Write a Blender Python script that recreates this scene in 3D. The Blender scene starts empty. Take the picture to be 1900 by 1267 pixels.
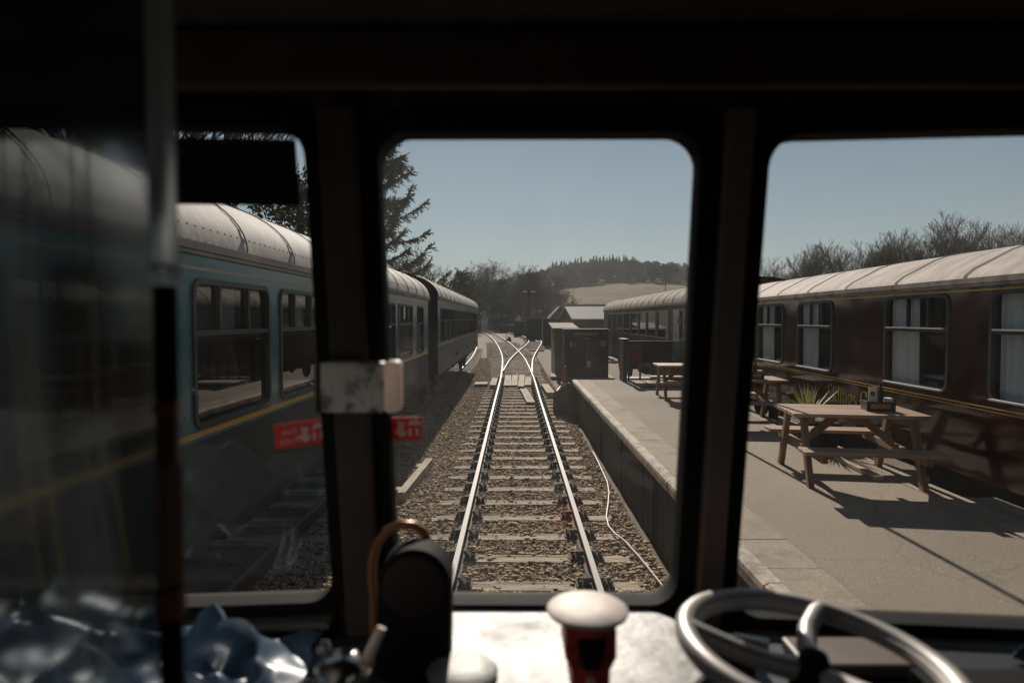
import bpy, bmesh, math, random
import numpy as np
from mathutils import Vector, Matrix, noise as mnoise
R = math.radians
random.seed(7)
SC = bpy.context.scene
COL = SC.collection

# ------------------------------------------------------------------ camera
CAM_H = 2.68
FPX = 1163.0
PITCH = math.atan(42.0 / FPX)
YAW = math.atan(5.0 / FPX)
cam_d = bpy.data.cameras.new("camera")
cam_d.sensor_width = 36.0
cam_d.lens = 36.0 * FPX / 1900.0
cam_d.clip_start = 0.05
cam_d.clip_end = 6000
cam_d.dof.use_dof = True
cam_d.dof.focus_distance = 14.0
cam_d.dof.aperture_fstop = 2.4
cam = bpy.data.objects.new("camera", cam_d)
cam.location = (0, 0, CAM_H)
cam.rotation_euler = (math.pi / 2 - PITCH, 0, YAW)
COL.objects.link(cam)
SC.camera = cam

# ------------------------------------------------------------------ light
SUN_EL, SUN_AZ = 28.0, -1.0           # straight ahead, a touch to the left
w = bpy.data.worlds.new("World")
SC.world = w
w.use_nodes = True
nt = w.node_tree
bg = nt.nodes["Background"]
sky = nt.nodes.new("ShaderNodeTexSky")
sky.sky_type = 'NISHITA'
sky.sun_disc = False
sky.sun_elevation = R(SUN_EL)
sky.sun_rotation = R(SUN_AZ)
sky.altitude = 100
sky.air_density = 1.0
sky.dust_density = 0.05
sky.ozone_density = 1.0
hsv = nt.nodes.new("ShaderNodeHueSaturation"); hsv.inputs["Saturation"].default_value = .72; hsv.inputs["Value"].default_value = .86; hsv.inputs["Hue"].default_value = .488
nt.links.new(sky.outputs[0], hsv.inputs["Color"]); nt.links.new(hsv.outputs[0], bg.inputs[0])
bg.inputs[1].default_value = 0.05
sun_d = bpy.data.lights.new("sun", 'SUN')
sun_d.energy = 5.0
sun_d.angle = R(0.5)
sun_d.color = (1.0, 0.89, 0.78)
sun = bpy.data.objects.new("sun", sun_d)
sun.rotation_euler = (-R(90 - SUN_EL), 0, -R(SUN_AZ))
sun.location = (0, 40, 40)
COL.objects.link(sun)
SC.view_settings.view_transform = 'Standard'
SC.view_settings.look = 'None'
SC.view_settings.exposure = 0.22
SC.view_settings.gamma = 1.0
SC.cycles.use_denoising = True
SC.cycles.max_bounces = 8
SC.cycles.transparent_max_bounces = 24
SC.cycles.sample_clamp_indirect = 4.0

# ------------------------------------------------------------------ helpers
cy, sy = math.cos(YAW), math.sin(YAW)
cp, sp = math.cos(PITCH), math.sin(PITCH)
def ray(px, py):
    u = (px - 950) / FPX; v = -(py - 633.5) / FPX
    x, y, z = u, cp + v * sp, -sp + v * cp
    return Vector((x * cy - y * sy, x * sy + y * cy, z))
def at_y(px, py, Y):
    d = ray(px, py); return Vector((0, 0, CAM_H)) + d * (Y / d.y)
def at_z(px, py, z):
    d = ray(px, py); return Vector((0, 0, CAM_H)) + d * ((z - CAM_H) / d.z)

class MB:
    """collects faces, builds ONE mesh object"""
    def __init__(s): s.v = []; s.f = []; s.m = []
    def add(s, vs, fs, mi=0):
        o = len(s.v); s.v.extend([tuple(p) for p in vs])
        for f in fs: s.f.append(tuple(i + o for i in f)); s.m.append(mi)
    def box(s, x0, x1, y0, y1, z0, z1, mi=0):
        v = [(x0,y0,z0),(x1,y0,z0),(x1,y1,z0),(x0,y1,z0),(x0,y0,z1),(x1,y0,z1),(x1,y1,z1),(x0,y1,z1)]
        s.add(v, [(0,3,2,1),(4,5,6,7),(0,1,5,4),(1,2,6,5),(2,3,7,6),(3,0,4,7)], mi)
    def bar(s, a, b, wx, wz, mi=0, up=(0,0,1)):
        a = Vector(a); b = Vector(b); t = (b - a).normalized(); up = Vector(up)
        if abs(t.dot(up)) > .98: up = Vector((0, 1, 0))
        sx = t.cross(up).normalized() * wx / 2; sz = sx.cross(t).normalized() * wz / 2
        v = []
        for p in (a, b): v += [p - sx - sz, p + sx - sz, p + sx + sz, p - sx + sz]
        s.add(v, [(0,1,2,3),(7,6,5,4),(0,4,5,1),(1,5,6,2),(2,6,7,3),(3,7,4,0)], mi)
    def tube(s, pts, r, n=8, mi=0, cap=True):
        pts = [Vector(p) for p in pts]; k = len(pts)
        rr = r if isinstance(r, (list, tuple)) else [r] * k
        vs = []; prev = None
        for i, p in enumerate(pts):
            t = (pts[min(i+1, k-1)] - pts[max(i-1, 0)]).normalized()
            if prev is None:
                a = t.cross(Vector((0, 0, 1)))
                if a.length < .05: a = t.cross(Vector((0, 1, 0)))
            else: a = prev - t * prev.dot(t)
            a.normalize(); prev = a; b = t.cross(a)
            for j in range(n):
                q = 2 * math.pi * j / n
                vs.append(p + (a * math.cos(q) + b * math.sin(q)) * rr[i])
        fs = []
        for i in range(k - 1):
            for j in range(n):
                fs.append((i*n+j, i*n+(j+1) % n, (i+1)*n+(j+1) % n, (i+1)*n+j))
        if cap: fs.append(tuple(range(n-1, -1, -1))); fs.append(tuple((k-1)*n+j for j in range(n)))
        s.add(vs, fs, mi)
    def lathe(s, prof, c=(0,0,0), axis=(0,0,1), n=24, mi=0):
        ax = Vector(axis).normalized(); c = Vector(c)
        a = ax.cross(Vector((0, 1, 0)))
        if a.length < .1: a = ax.cross(Vector((1, 0, 0)))
        a.normalize(); b = ax.cross(a)
        vs = []
        for r_, h in prof:
            for j in range(n):
                q = 2*math.pi*j/n
                vs.append(c + ax*h + (a*math.cos(q) + b*math.sin(q))*max(r_, 1e-5))
        fs = []
        for i in range(len(prof)-1):
            for j in range(n):
                fs.append((i*n+j, i*n+(j+1) % n, (i+1)*n+(j+1) % n, (i+1)*n+j))
        fs.append(tuple(range(n-1, -1, -1))); fs.append(tuple((len(prof)-1)*n+j for j in range(n)))
        s.add(vs, fs, mi)
    def torus(s, c, R_, r, nrm=(0,0,1), n=48, k=10, mi=0):
        ax = Vector(nrm).normalized(); a = ax.cross(Vector((0,1,0))).normalized(); b = ax.cross(a); c = Vector(c)
        vs = []; fs = []
        for i in range(n):
            q = 2*math.pi*i/n; d = a*math.cos(q)+b*math.sin(q)
            for j in range(k):
                w_ = 2*math.pi*j/k
                vs.append(c + d*(R_ + r*math.cos(w_)) + ax*r*math.sin(w_))
        for i in range(n):
            for j in range(k):
                fs.append((i*k+j, ((i+1) % n)*k+j, ((i+1) % n)*k+(j+1) % k, i*k+(j+1) % k))
        s.add(vs, fs, mi)
    def prism(s, poly, d0, d1, mp, mi=0):
        """poly in (u,v), extruded along w from d0 to d1, mapped by mp(u,v,w)"""
        n = len(poly)
        vs = [mp(u, v, d0) for u, v in poly] + [mp(u, v, d1) for u, v in poly]
        fs = [tuple(range(n)), tuple(range(2*n-1, n-1, -1))]
        for i in range(n): fs.append((i, i+n, (i+1) % n+n, (i+1) % n))
        s.add(vs, fs, mi)
    def ring(s, outer, inner, mp, w0, mi=0):
        n = len(inner)
        vs = [mp(u, v, w0) for u, v in outer] + [mp(u, v, w0) for u, v in inner]
        s.add(vs, [(i, (i+1) % n, (i+1) % n+n, i+n) for i in range(n)], mi)
    def band(s, loop, mp, w0, w1, mi=0):
        n = len(loop)
        vs = [mp(u, v, w0) for u, v in loop] + [mp(u, v, w1) for u, v in loop]
        s.add(vs, [(i, (i+1) % n, (i+1) % n+n, i+n) for i in range(n)], mi)
    def build(s, name, mats, parent=None, smooth=False, bevel=0, loc=None):
        me = bpy.data.meshes.new(name)
        me.from_pydata(s.v, [], s.f)
        if not isinstance(mats, (list, tuple)): mats = [mats]
        for m in mats: me.materials.append(m)
        me.polygons.foreach_set("material_index", s.m)
        bm = bmesh.new(); bm.from_mesh(me)
        bmesh.ops.recalc_face_normals(bm, faces=bm.faces)
        bm.to_mesh(me); bm.free()
        if smooth:
            me.polygons.foreach_set("use_smooth", [True]*len(me.polygons))
            me.set_sharp_from_angle(angle=R(42))
        me.update()
        o = bpy.data.objects.new(name, me); COL.objects.link(o)
        if parent is not None: o.parent = parent
        if loc is not None: o.location = loc
        if bevel:
            b = o.modifiers.new("bevel", 'BEVEL'); b.width = bevel; b.segments = 2; b.limit_method = 'ANGLE'; b.angle_limit = R(40)
        return o

def rrect(u0, u1, v0, v1, r, k=6):
    pts = []
    for (cu, cv, a0) in ((u1-r, v1-r, 0), (u0+r, v1-r, 90), (u0+r, v0+r, 180), (u1-r, v0+r, 270)):
        for j in range(k+1):
            a = R(a0 + 90*j/k); pts.append((cu + r*math.cos(a), cv + r*math.sin(a)))
    return pts
def router(U0, U1, V0, V1, loop, k=6):
    out = []
    for c in range(4):
        for j in range(k+1):
            u, v = loop[c*(k+1)+j]; first = j < k/2; mid = (j == k//2)
            if c == 0: out.append((U1, V1) if mid else ((U1, v) if first else (u, V1)))
            if c == 1: out.append((U0, V1) if mid else ((u, V1) if first else (U0, v)))
            if c == 2: out.append((U0, V0) if mid else ((U0, v) if first else (u, V0)))
            if c == 3: out.append((U1, V0) if mid else ((u, V0) if first else (U1, v)))
    return out
def holed_panel(mb, u0, u1, v0, v1, holes, mp, t, mi=0):
    """flat panel u0..u1 x v0..v1 with rounded holes (u0,u1,v0,v1,r), reveal depth t"""
    hs = sorted(holes); cuts = [u0]
    for a, b in zip(hs, hs[1:]): cuts.append((a[1]+b[0])/2)
    cuts.append(u1)
    if not hs:
        mb.add([mp(u0,v0,0),mp(u1,v0,0),mp(u1,v1,0),mp(u0,v1,0)], [(0,1,2,3)], mi); return
    for i, h in enumerate(hs):
        lp = rrect(*h)
        mb.ring(router(cuts[i], cuts[i+1], v0, v1, lp), lp, mp, 0, mi)
        mb.band(lp, mp, 0, t, mi)

def props(o, label=None, cat=None, group=None, kind=None):
    if label: o["label"] = label
    if cat: o["category"] = cat
    if group: o["group"] = group
    if kind: o["kind"] = kind
    return o
def thing(name, label, cat, loc=(0,0,0), rz=0.0, group=None):
    o = bpy.data.objects.new(name, None); COL.objects.link(o)
    o.location = loc; o.rotation_euler = (0, 0, rz); o.empty_display_size = .2
    return props(o, label, cat, group)
def kids(o): return [c for c in bpy.data.objects if c.parent == o]
def copy_tree(o, parent=None):
    c = o.copy(); COL.objects.link(c)
    if parent is not None: c.parent = parent
    for ch in kids(o): copy_tree(ch, c)
    return c
def structure(o): o["kind"] = "structure"; return o

# ------------------------------------------------------------------ materials
def mat(name, col, rough=.7, metal=0.0, var=0.25, vscale=6.0, bump=0.0, bscale=40.0, stretch=(1,1,1),
        spec=.5, col2=None, c2scale=2.0, c2pos=(.5, .62), coat=0.0, wave=0.0, rvar=0.0):
    m = bpy.data.materials.new(name); m.use_nodes = True
    n = m.node_tree.nodes; l = m.node_tree.links
    b = n["Principled BSDF"]
    b.inputs["Roughness"].default_value = rough; b.inputs["Metallic"].default_value = metal
    b.inputs["Specular IOR Level"].default_value = spec
    b.inputs["Coat Weight"].default_value = coat; b.inputs["Coat Roughness"].default_value = .06
    tc = n.new("ShaderNodeTexCoord"); mp = n.new("ShaderNodeMapping")
    mp.inputs["Scale"].default_value = stretch
    l.new(tc.outputs["Object"], mp.inputs[0])
    nz = n.new("ShaderNodeTexNoise"); nz.inputs["Scale"].default_value = vscale; nz.inputs["Detail"].default_value = 6; nz.inputs["Roughness"].default_value = .65
    l.new(mp.outputs[0], nz.inputs["Vector"])
    cr = n.new("ShaderNodeValToRGB")
    cr.color_ramp.elements[0].position = .3; cr.color_ramp.elements[1].position = .7
    cr.color_ramp.elements[0].color = tuple(c*(1-var) for c in col) + (1,)
    cr.color_ramp.elements[1].color = tuple(min(1, c*(1+var)) for c in col) + (1,)
    l.new(nz.outputs[0], cr.inputs[0]); out = cr.outputs[0]
    if col2 is not None:
        n2 = n.new("ShaderNodeTexNoise"); n2.inputs["Scale"].default_value = c2scale; n2.inputs["Detail"].default_value = 8; n2.inputs["Roughness"].default_value = .7
        l.new(mp.outputs[0], n2.inputs["Vector"])
        r2 = n.new("ShaderNodeValToRGB"); r2.color_ramp.elements[0].position = c2pos[0]; r2.color_ramp.elements[1].position = c2pos[1]
        l.new(n2.outputs[0], r2.inputs[0])
        mx = n.new("ShaderNodeMix"); mx.data_type = 'RGBA'
        l.new(r2.outputs[0], mx.inputs[0]); l.new(out, mx.inputs[6]); mx.inputs[7].default_value = tuple(col2) + (1,)
        out = mx.outputs[2]
    l.new(out, b.inputs["Base Color"])
    if rvar:
        mr = n.new("ShaderNodeMapRange"); mr.inputs[3].default_value = max(.02, rough-rvar); mr.inputs[4].default_value = min(1, rough+rvar)
        mr.inputs[1].default_value = .3; mr.inputs[2].default_value = .7
        l.new(nz.outputs[0], mr.inputs[0]); l.new(mr.outputs[0], b.inputs["Roughness"])
    nrm = None
    if bump:
        bz = n.new("ShaderNodeTexNoise"); bz.inputs["Scale"].default_value = bscale; bz.inputs["Detail"].default_value = 5
        l.new(mp.outputs[0], bz.inputs["Vector"])
        bp = n.new("ShaderNodeBump"); bp.inputs["Strength"].default_value = bump; bp.inputs["Distance"].default_value = .02
        l.new(bz.outputs[0], bp.inputs["Height"]); nrm = bp
    if wave:
        wz = n.new("ShaderNodeTexNoise"); wz.inputs["Scale"].default_value = 1.6; wz.inputs["Detail"].default_value = 1
        l.new(tc.outputs["Object"], wz.inputs["Vector"])
        bp = n.new("ShaderNodeBump"); bp.inputs["Strength"].default_value = wave; bp.inputs["Distance"].default_value = .05
        l.new(wz.outputs[0], bp.inputs["Height"])
        if nrm: l.new(nrm.outputs[0], bp.inputs["Normal"])
        nrm = bp
    if nrm: l.new(nrm.outputs[0], b.inputs["Normal"])
    return m

def glass(name, tint=(.9,.93,.92), ior=1.5, rough=.0, dust=0.0, dust_scale=6.0, dust_col=(.75,.74,.70), base=.4, streak=(1,1,1), fres=1.0, blur=0):
    m = bpy.data.materials.new(name); m.use_nodes = True
    n = m.node_tree.nodes; l = m.node_tree.links; n.clear()
    out = n.new("ShaderNodeOutputMaterial")
    tr = n.new("ShaderNodeBsdfTransparent"); tr.inputs[0].default_value = tuple(tint)+(1,)
    gl = n.new("ShaderNodeBsdfGlossy"); gl.inputs["Roughness"].default_value = rough
    fr = n.new("ShaderNodeFresnel"); ge = n.new("ShaderNodeNewGeometry"); im = n.new("ShaderNodeMapRange")
    im.inputs[3].default_value = ior; im.inputs[4].default_value = 1.0/ior   # same reflectance from both sides of the thin pane
    l.new(ge.outputs["Backfacing"], im.inputs[0]); l.new(im.outputs[0], fr.inputs[0])
    mul = n.new("ShaderNodeMath"); mul.operation = 'MULTIPLY'; mul.inputs[1].default_value = fres; mul.use_clamp = True
    l.new(fr.outputs[0], mul.inputs[0])
    mx = n.new("ShaderNodeMixShader"); l.new(mul.outputs[0], mx.inputs[0]); l.new(tr.outputs[0], mx.inputs[1]); l.new(gl.outputs[0], mx.inputs[2])
    last = mx
    if dust:
        tc = n.new("ShaderNodeTexCoord"); mp = n.new("ShaderNodeMapping"); mp.inputs["Scale"].default_value = streak
        l.new(tc.outputs["Object"], mp.inputs[0])
        nz = n.new("ShaderNodeTexNoise"); nz.inputs["Scale"].default_value = dust_scale; nz.inputs["Detail"].default_value = 7; nz.inputs["Roughness"].default_value = .7
        l.new(mp.outputs[0], nz.inputs["Vector"])
        mr = n.new("ShaderNodeMapRange"); mr.inputs[1].default_value = .42; mr.inputs[2].default_value = .85
        mr.inputs[3].default_value = dust*base; mr.inputs[4].default_value = dust*3.2
        l.new(nz.outputs[0], mr.inputs[0])
        tl = n.new("ShaderNodeBsdfTranslucent"); tl.inputs[0].default_value = tuple(dust_col)+(1,)
        m2 = n.new("ShaderNodeMixShader"); l.new(mr.outputs[0], m2.inputs[0]); l.new(mx.outputs[0], m2.inputs[1]); l.new(tl.outputs[0], m2.inputs[2])
        last = m2
    if blur:
        rf = n.new("ShaderNodeBsdfRefraction"); rf.inputs[0].default_value = tuple(tint)+(1,); rf.inputs["Roughness"].default_value = blur; rf.inputs["IOR"].default_value = 1.08
        m3 = n.new("ShaderNodeMixShader"); m3.inputs[0].default_value = .7; l.new(tr.outputs[0], m3.inputs[1]); l.new(rf.outputs[0], m3.inputs[2]); l.new(m3.outputs[0], mx.inputs[1])
    l.new(last.outputs[0], out.inputs[0])
    return m

M = {}
M['ground'] = mat('earth', (.16,.13,.085), .95, spec=.05, var=.3, vscale=.5, bump=.4, bscale=5, col2=(.11,.12,.05), c2scale=.08)
M['ballast'] = mat('ballast_bed', (.17,.125,.085), .95, var=.5, vscale=18, bump=1.0, bscale=30, col2=(.16,.125,.085), c2scale=2.0)
M['field'] = mat('dry_field', (.24,.195,.135), .95, spec=.02, var=.25, vscale=.05, col2=(.17,.145,.095), c2scale=.03)
M['hill'] = mat('hillside', (.13,.12,.08), .95, spec=.02, var=.25, vscale=.05)
M['stone'] = mat('ballast_stone', (.41,.32,.235), .92, spec=.2, var=.55, vscale=9)
M['straw'] = mat('dry_litter', (.34,.255,.165), .9, spec=.1, var=.3, vscale=20)
M['sleeper'] = mat('weathered_timber', (.42,.33,.245), .9, var=.35, vscale=9, bump=.5, bscale=25, stretch=(.25,3,3), col2=(.13,.11,.09), c2scale=3)
M['board'] = mat('walkway_timber', (.42,.35,.27), .9, var=.3, vscale=6, bump=.4, bscale=20, stretch=(3,.3,3), col2=(.2,.16,.12), c2scale=2)
M['railtop'] = mat('polished_rail_steel', (.22,.19,.18), .62, .05, spec=.3, var=.08, vscale=4, stretch=(6,.2,1))
M['railside'] = mat('rusty_rail_steel', (.075,.05,.04), .85, 0, var=.4, vscale=14)
M['chair'] = mat('rail_chair_iron', (.035,.027,.024), .85, var=.4, vscale=20)
M['asphalt'] = mat('platform_asphalt', (.37,.305,.24), .92, var=.42, vscale=75, bump=.5, bscale=160, col2=(.26,.205,.155), c2scale=.9, c2pos=(.42,.7))
_m = M['asphalt']; _n = _m.node_tree.nodes; _l = _m.node_tree.links; _b = _n["Principled BSDF"]; _src = _b.inputs["Base Color"].links[0].from_socket
_tc = _n.new("ShaderNodeTexCoord"); _v = _n.new("ShaderNodeTexVoronoi"); _v.inputs["Scale"].default_value = 5.0; _l.new(_tc.outputs["Object"], _v.inputs["Vector"])
_r = _n.new("ShaderNodeMapRange"); _r.inputs[1].default_value = .05; _r.inputs[2].default_value = .035; _l.new(_v.outputs["Distance"], _r.inputs[0])
_x = _n.new("ShaderNodeMix"); _x.data_type = 'RGBA'; _l.new(_r.outputs[0], _x.inputs[0]); _l.new(_src, _x.inputs[6]); _x.inputs[7].default_value = (.55,.5,.44,1)
_z = _n.new("ShaderNodeTexNoise"); _z.inputs["Scale"].default_value = .45; _z.inputs["Detail"].default_value = 9; _z.inputs["Roughness"].default_value = .72; _l.new(_tc.outputs["Object"], _z.inputs["Vector"])
_q = _n.new("ShaderNodeMapRange"); _q.inputs[1].default_value = .40; _q.inputs[2].default_value = .62; _q.inputs[3].default_value = .70; _q.inputs[4].default_value = 1.08; _l.new(_z.outputs[0], _q.inputs[0])
_k = _n.new("ShaderNodeTexVoronoi"); _k.feature = 'DISTANCE_TO_EDGE'; _k.inputs["Scale"].default_value = .55
_w = _n.new("ShaderNodeTexNoise"); _w.inputs["Scale"].default_value = 3.0; _w.inputs["Detail"].default_value = 4; _l.new(_tc.outputs["Object"], _w.inputs["Vector"])
_a = _n.new("ShaderNodeVectorMath"); _a.operation = 'MULTIPLY_ADD'; _a.inputs[1].default_value = (.35,.35,.35); _l.new(_w.outputs["Color"], _a.inputs[0]); _l.new(_tc.outputs["Object"], _a.inputs[2]); _l.new(_a.outputs[0], _k.inputs["Vector"])
_c = _n.new("ShaderNodeMapRange"); _c.inputs[1].default_value = .0; _c.inputs[2].default_value = .010; _c.inputs[3].default_value = .8; _c.inputs[4].default_value = 1.0; _l.new(_k.outputs["Distance"], _c.inputs[0])
_mm = _n.new("ShaderNodeMath"); _mm.operation = 'MULTIPLY'; _l.new(_q.outputs[0], _mm.inputs[0]); _l.new(_c.outputs[0], _mm.inputs[1])
_y = _n.new("ShaderNodeVectorMath"); _y.operation = 'SCALE'; _l.new(_x.outputs[2], _y.inputs[0]); _l.new(_mm.outputs[0], _y.inputs["Scale"]); _l.new(_y.outputs[0], _b.inputs["Base Color"])
M['slab'] = mat('paving_slab', (.372,.306,.241), .92, var=.35, vscale=70, bump=.4, bscale=120, col2=(.27,.22,.17), c2scale=1.3)
M['coping'] = mat('coping_stone', (.54,.45,.36), .85, var=.18, vscale=25, bump=.3, bscale=60, col2=(.27,.24,.2), c2scale=3)
M['pwall'] = mat('platform_wall', (.10,.095,.085), .9, var=.35, vscale=5, bump=.5, bscale=14, stretch=(1,1,.25), col2=(.055,.055,.05), c2scale=1.6)
M['teal'] = mat('blue_green_paint', (.05,.165,.185), .24, var=.12, vscale=2.5, coat=.2, wave=.12, rvar=.06)
M['teal_low'] = mat('dark_lower_panel', (.034,.042,.036), .6, var=.2, vscale=3, col2=(.02,.027,.024), c2scale=1.5, spec=.25)  # lower side in a darker tone than the blue-green above
M['amber'] = mat('amber_lining', (.62,.34,.05), .45, var=.1)
M['cream'] = mat('cream_lining', (.40,.35,.25), .45, var=.1)
M['roofgrey'] = mat('grey_roof_paint', (.41,.365,.335), .8, var=.2, vscale=3, col2=(.21,.19,.175), c2scale=1.2, c2pos=(.45,.7), bump=.1, bscale=12)
M['roofcafe'] = mat('pale_cafe_roof', (.54,.46,.41), .8, var=.14, vscale=2, stretch=(1,2.5,1), col2=(.27,.22,.185), c2scale=1.5, c2pos=(.40,.66))
M['roofmoss'] = mat('mossy_roof', (.26,.215,.17), .9, var=.5, vscale=9, bump=.9, bscale=9, col2=(.13,.11,.08), c2scale=6)
M['maroon'] = mat('maroon_paint', (.042,.013,.009), .12, var=.25, vscale=2, coat=.0, spec=.6, wave=.38, rvar=.05)
M['maroon2'] = mat('faded_brown_paint', (.10,.062,.042), .6, spec=.2, var=.25, vscale=3, wave=.1, col2=(.05,.034,.027), c2scale=1.2)
M['gold'] = mat('gold_lining', (.78,.52,.11), .45, var=.12)
M['darkmetal'] = mat('black_underframe', (.018,.016,.015), .75, var=.35)
M['winframe'] = mat('dark_window_frame', (.022,.03,.03), .45, var=.2)
M['alu'] = mat('grey_window_frame', (.20,.20,.19), .35, .3, var=.15)
M['wglass'] = glass('carriage_glass', (.42,.45,.44), 2.3)
M['interior'] = mat('dark_interior', (.03,.026,.022), .9)
M['curtain'] = mat('grey_blue_curtain', (.72,.76,.80), .9, var=.12, vscale=3, stretch=(8,8,.4))
M['cloth_w'] = mat('pale_tablecloth', (.45,.5,.52), .9)
M['paper'] = mat('white_paper', (.75,.72,.68), .8, var=.05)
M['redprint'] = mat('red_print', (.35,.05,.05), .7)
M['table'] = mat('brown_table_timber', (.43,.28,.195), .62, var=.25, vscale=5, bump=.25, bscale=18, stretch=(.25,4,4), col2=(.20,.12,.08), c2scale=3)
M['leg'] = mat('table_leg_timber', (.20,.115,.065), .7, var=.3, vscale=6, bump=.3, bscale=18, stretch=(4,4,.3))
M['blackplastic'] = mat('black_plastic', (.012,.012,.012), .45)
M['brass'] = mat('brass_plate', (.42,.22,.05), .5, .2, var=.3, vscale=30)
M['yucca'] = mat('yucca_leaf', (.48,.45,.17), .6, var=.3, vscale=8)
M['cable'] = mat('pale_grey_cable', (.6,.56,.56), .5, var=.05)
M['blackshed'] = mat('black_cabin_paint', (.02,.022,.02), .45, var=.3, vscale=3)
M['olive'] = mat('weathered_boards', (.21,.18,.12), .85, var=.25, vscale=4, stretch=(6,6,.4))
M['corr'] = mat('corrugated_sheet', (.34,.32,.30), .8, 0, spec=.15, var=.15)
M['red'] = mat('red_paint', (.50,.05,.04), .5, var=.3, vscale=20, col2=(.12,.03,.025), c2scale=22, c2pos=(.52,.6))
M['white'] = mat('white_paint', (.7,.68,.66), .6, var=.08)
M['brick'] = mat('brown_brick', (.17,.11,.08), .9, var=.25, vscale=4)
M['slate'] = mat('slate_roof', (.12,.11,.10), .9, spec=.1, var=.2, vscale=2)
M['slate2'] = mat('grey_tile_roof', (.24,.225,.21), .9, spec=.1, var=.15, vscale=2)
M['render'] = mat('pale_render', (.42,.40,.37), .85, var=.08)
M['rust'] = mat('rusty_brown', (.15,.085,.045), .85, var=.35, vscale=2)
M['bark'] = mat('bark', (.085,.068,.055), .95, var=.3, vscale=4)
M['twig'] = mat('bare_twigs', (.105,.08,.066), .95, var=.3, vscale=.6)
M['twigpale'] = mat('pale_bare_twigs', (.15,.118,.098), .95, var=.3, vscale=.6)
M['twigfar'] = mat('far_twigs', (.115,.095,.08), .95, var=.35, vscale=.15)
M['needle'] = mat('conifer_needles', (.12,.122,.068), .85, var=.4, vscale=1.2)
M['needlefar'] = mat('far_conifer', (.045,.055,.035), .9, var=.3, vscale=.2)
M['ivy'] = mat('evergreen_leaves', (.06,.075,.03), .8, var=.45, vscale=.6)
# cab
M['cab'] = mat('dark_brown_cab_paint', (.068,.05,.04), .75, spec=.2, var=.2, vscale=6)
M['cabgrey'] = mat('grey_brown_pillar_paint', (.14,.11,.09), .5, var=.2, vscale=5)
M['rubber'] = mat('black_rubber', (.01,.01,.01), .8, spec=.15)
M['deskplate'] = mat('worn_pale_glare_metal', (.40,.395,.395), .58, .25, var=.22, vscale=9, col2=(.17,.165,.16), c2scale=5, c2pos=(.48,.66), bump=.12, bscale=30, rvar=.08)  # worn metal; grey patches also put a patchy glare into the colour
M['desk'] = mat('dark_desk_paint', (.03,.033,.037), .45, var=.25, vscale=8)
M['chrome'] = mat('polished_metal', (.62,.60,.56), .18, 1.0, var=.06)
M['wheelpaint'] = mat('worn_grey_wheel', (.42,.39,.37), .45, .4, var=.15, vscale=8, rvar=.08)
M['copper'] = mat('copper_pipe', (.33,.13,.07), .4, .5, var=.15)
M['amberpipe'] = mat('orange_brown_pipe', (.30,.13,.04), .35, .3, var=.2)
M['bluecloth'] = mat('blue_grey_plastic_cloth', (.05,.095,.16), .36, spec=.5, var=.15, vscale=5)
M['sticker'] = mat('red_sticker', (.50,.045,.03), .6, var=.08)
M['polegrey'] = mat('worn_grey_pole', (.75,.77,.78), .35, .3, var=.15, vscale=7)
m = bpy.data.materials.new('frosted_clear_tube'); m.use_nodes = True; n_ = m.node_tree.nodes; n_.clear()
ou = n_.new("ShaderNodeOutputMaterial"); rf_ = n_.new("ShaderNodeBsdfRefraction"); rf_.inputs[0].default_value = (.88,.92,.93,1); rf_.inputs["Roughness"].default_value = .45; rf_.inputs["IOR"].default_value = 1.12
tl_ = n_.new("ShaderNodeBsdfTranslucent"); tl_.inputs[0].default_value = (.8,.84,.86,1); mm = n_.new("ShaderNodeMixShader"); mm.inputs[0].default_value = .3
m.node_tree.links.new(rf_.outputs[0], mm.inputs[1]); m.node_tree.links.new(tl_.outputs[0], mm.inputs[2]); m.node_tree.links.new(mm.outputs[0], ou.inputs[0]); M['frost'] = m
m2_ = m.copy(); m2_.name = 'brown_clear_tube'
for q_ in m2_.node_tree.nodes:
    if q_.type in ('BSDF_REFRACTION', 'BSDF_TRANSLUCENT'): q_.inputs[0].default_value = (.42,.32,.25,1)
M['frostbrown'] = m2_
M['polebrown'] = mat('brown_pole_paint', (.12,.085,.06), .5, var=.2)
M['terracotta'] = mat('terracotta_paint', (.30,.10,.06), .6, var=.15)
M['yellowreflection'] = mat('yellow_reflection', (.22,.14,.04), .7)
M['plate'] = mat('worn_pale_plate', (.66,.62,.58), .6, var=.15, vscale=6, col2=(.12,.11,.11), c2scale=14, c2pos=(.47,.56))
M['plateend'] = mat('pale_pink_enamel', (.62,.52,.48), .5, var=.06)
def opal(name, col, k=.55):
    m = bpy.data.materials.new(name); m.use_nodes = True; n = m.node_tree.nodes; l = m.node_tree.links
    tl = n.new("ShaderNodeBsdfTranslucent"); tl.inputs[0].default_value = tuple(col)+(1,)
    n["Principled BSDF"].inputs["Base Color"].default_value = tuple(col)+(1,); n["Principled BSDF"].inputs["Roughness"].default_value = .5
    mx = n.new("ShaderNodeMixShader"); mx.inputs[0].default_value = k
    l.new(n["Principled BSDF"].outputs[0], mx.inputs[1]); l.new(tl.outputs[0], mx.inputs[2]); l.new(mx.outputs[0], n["Material Output"].inputs[0]); return m
M['opal'] = opal('opal_plastic', (.8,.70,.65))
M['sticker'] = opal('red_sticker_film', (.55,.05,.035), .22)
M['stickerwhite'] = opal('white_sticker_film', (.85,.83,.8), .4)
M['screen'] = glass('windscreen_glass', (.93,.95,.94), 1.45, dust=.011, dust_scale=4.5, streak=(1,1,.6))
M['screen_side'] = glass('side_windscreen_glass', (.93,.95,.94), 1.45, dust=.0035, dust_scale=4.5, streak=(1,1,.6))
M['cglass'] = glass('clear_carriage_glass', (.86,.88,.87), 1.5)
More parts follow.
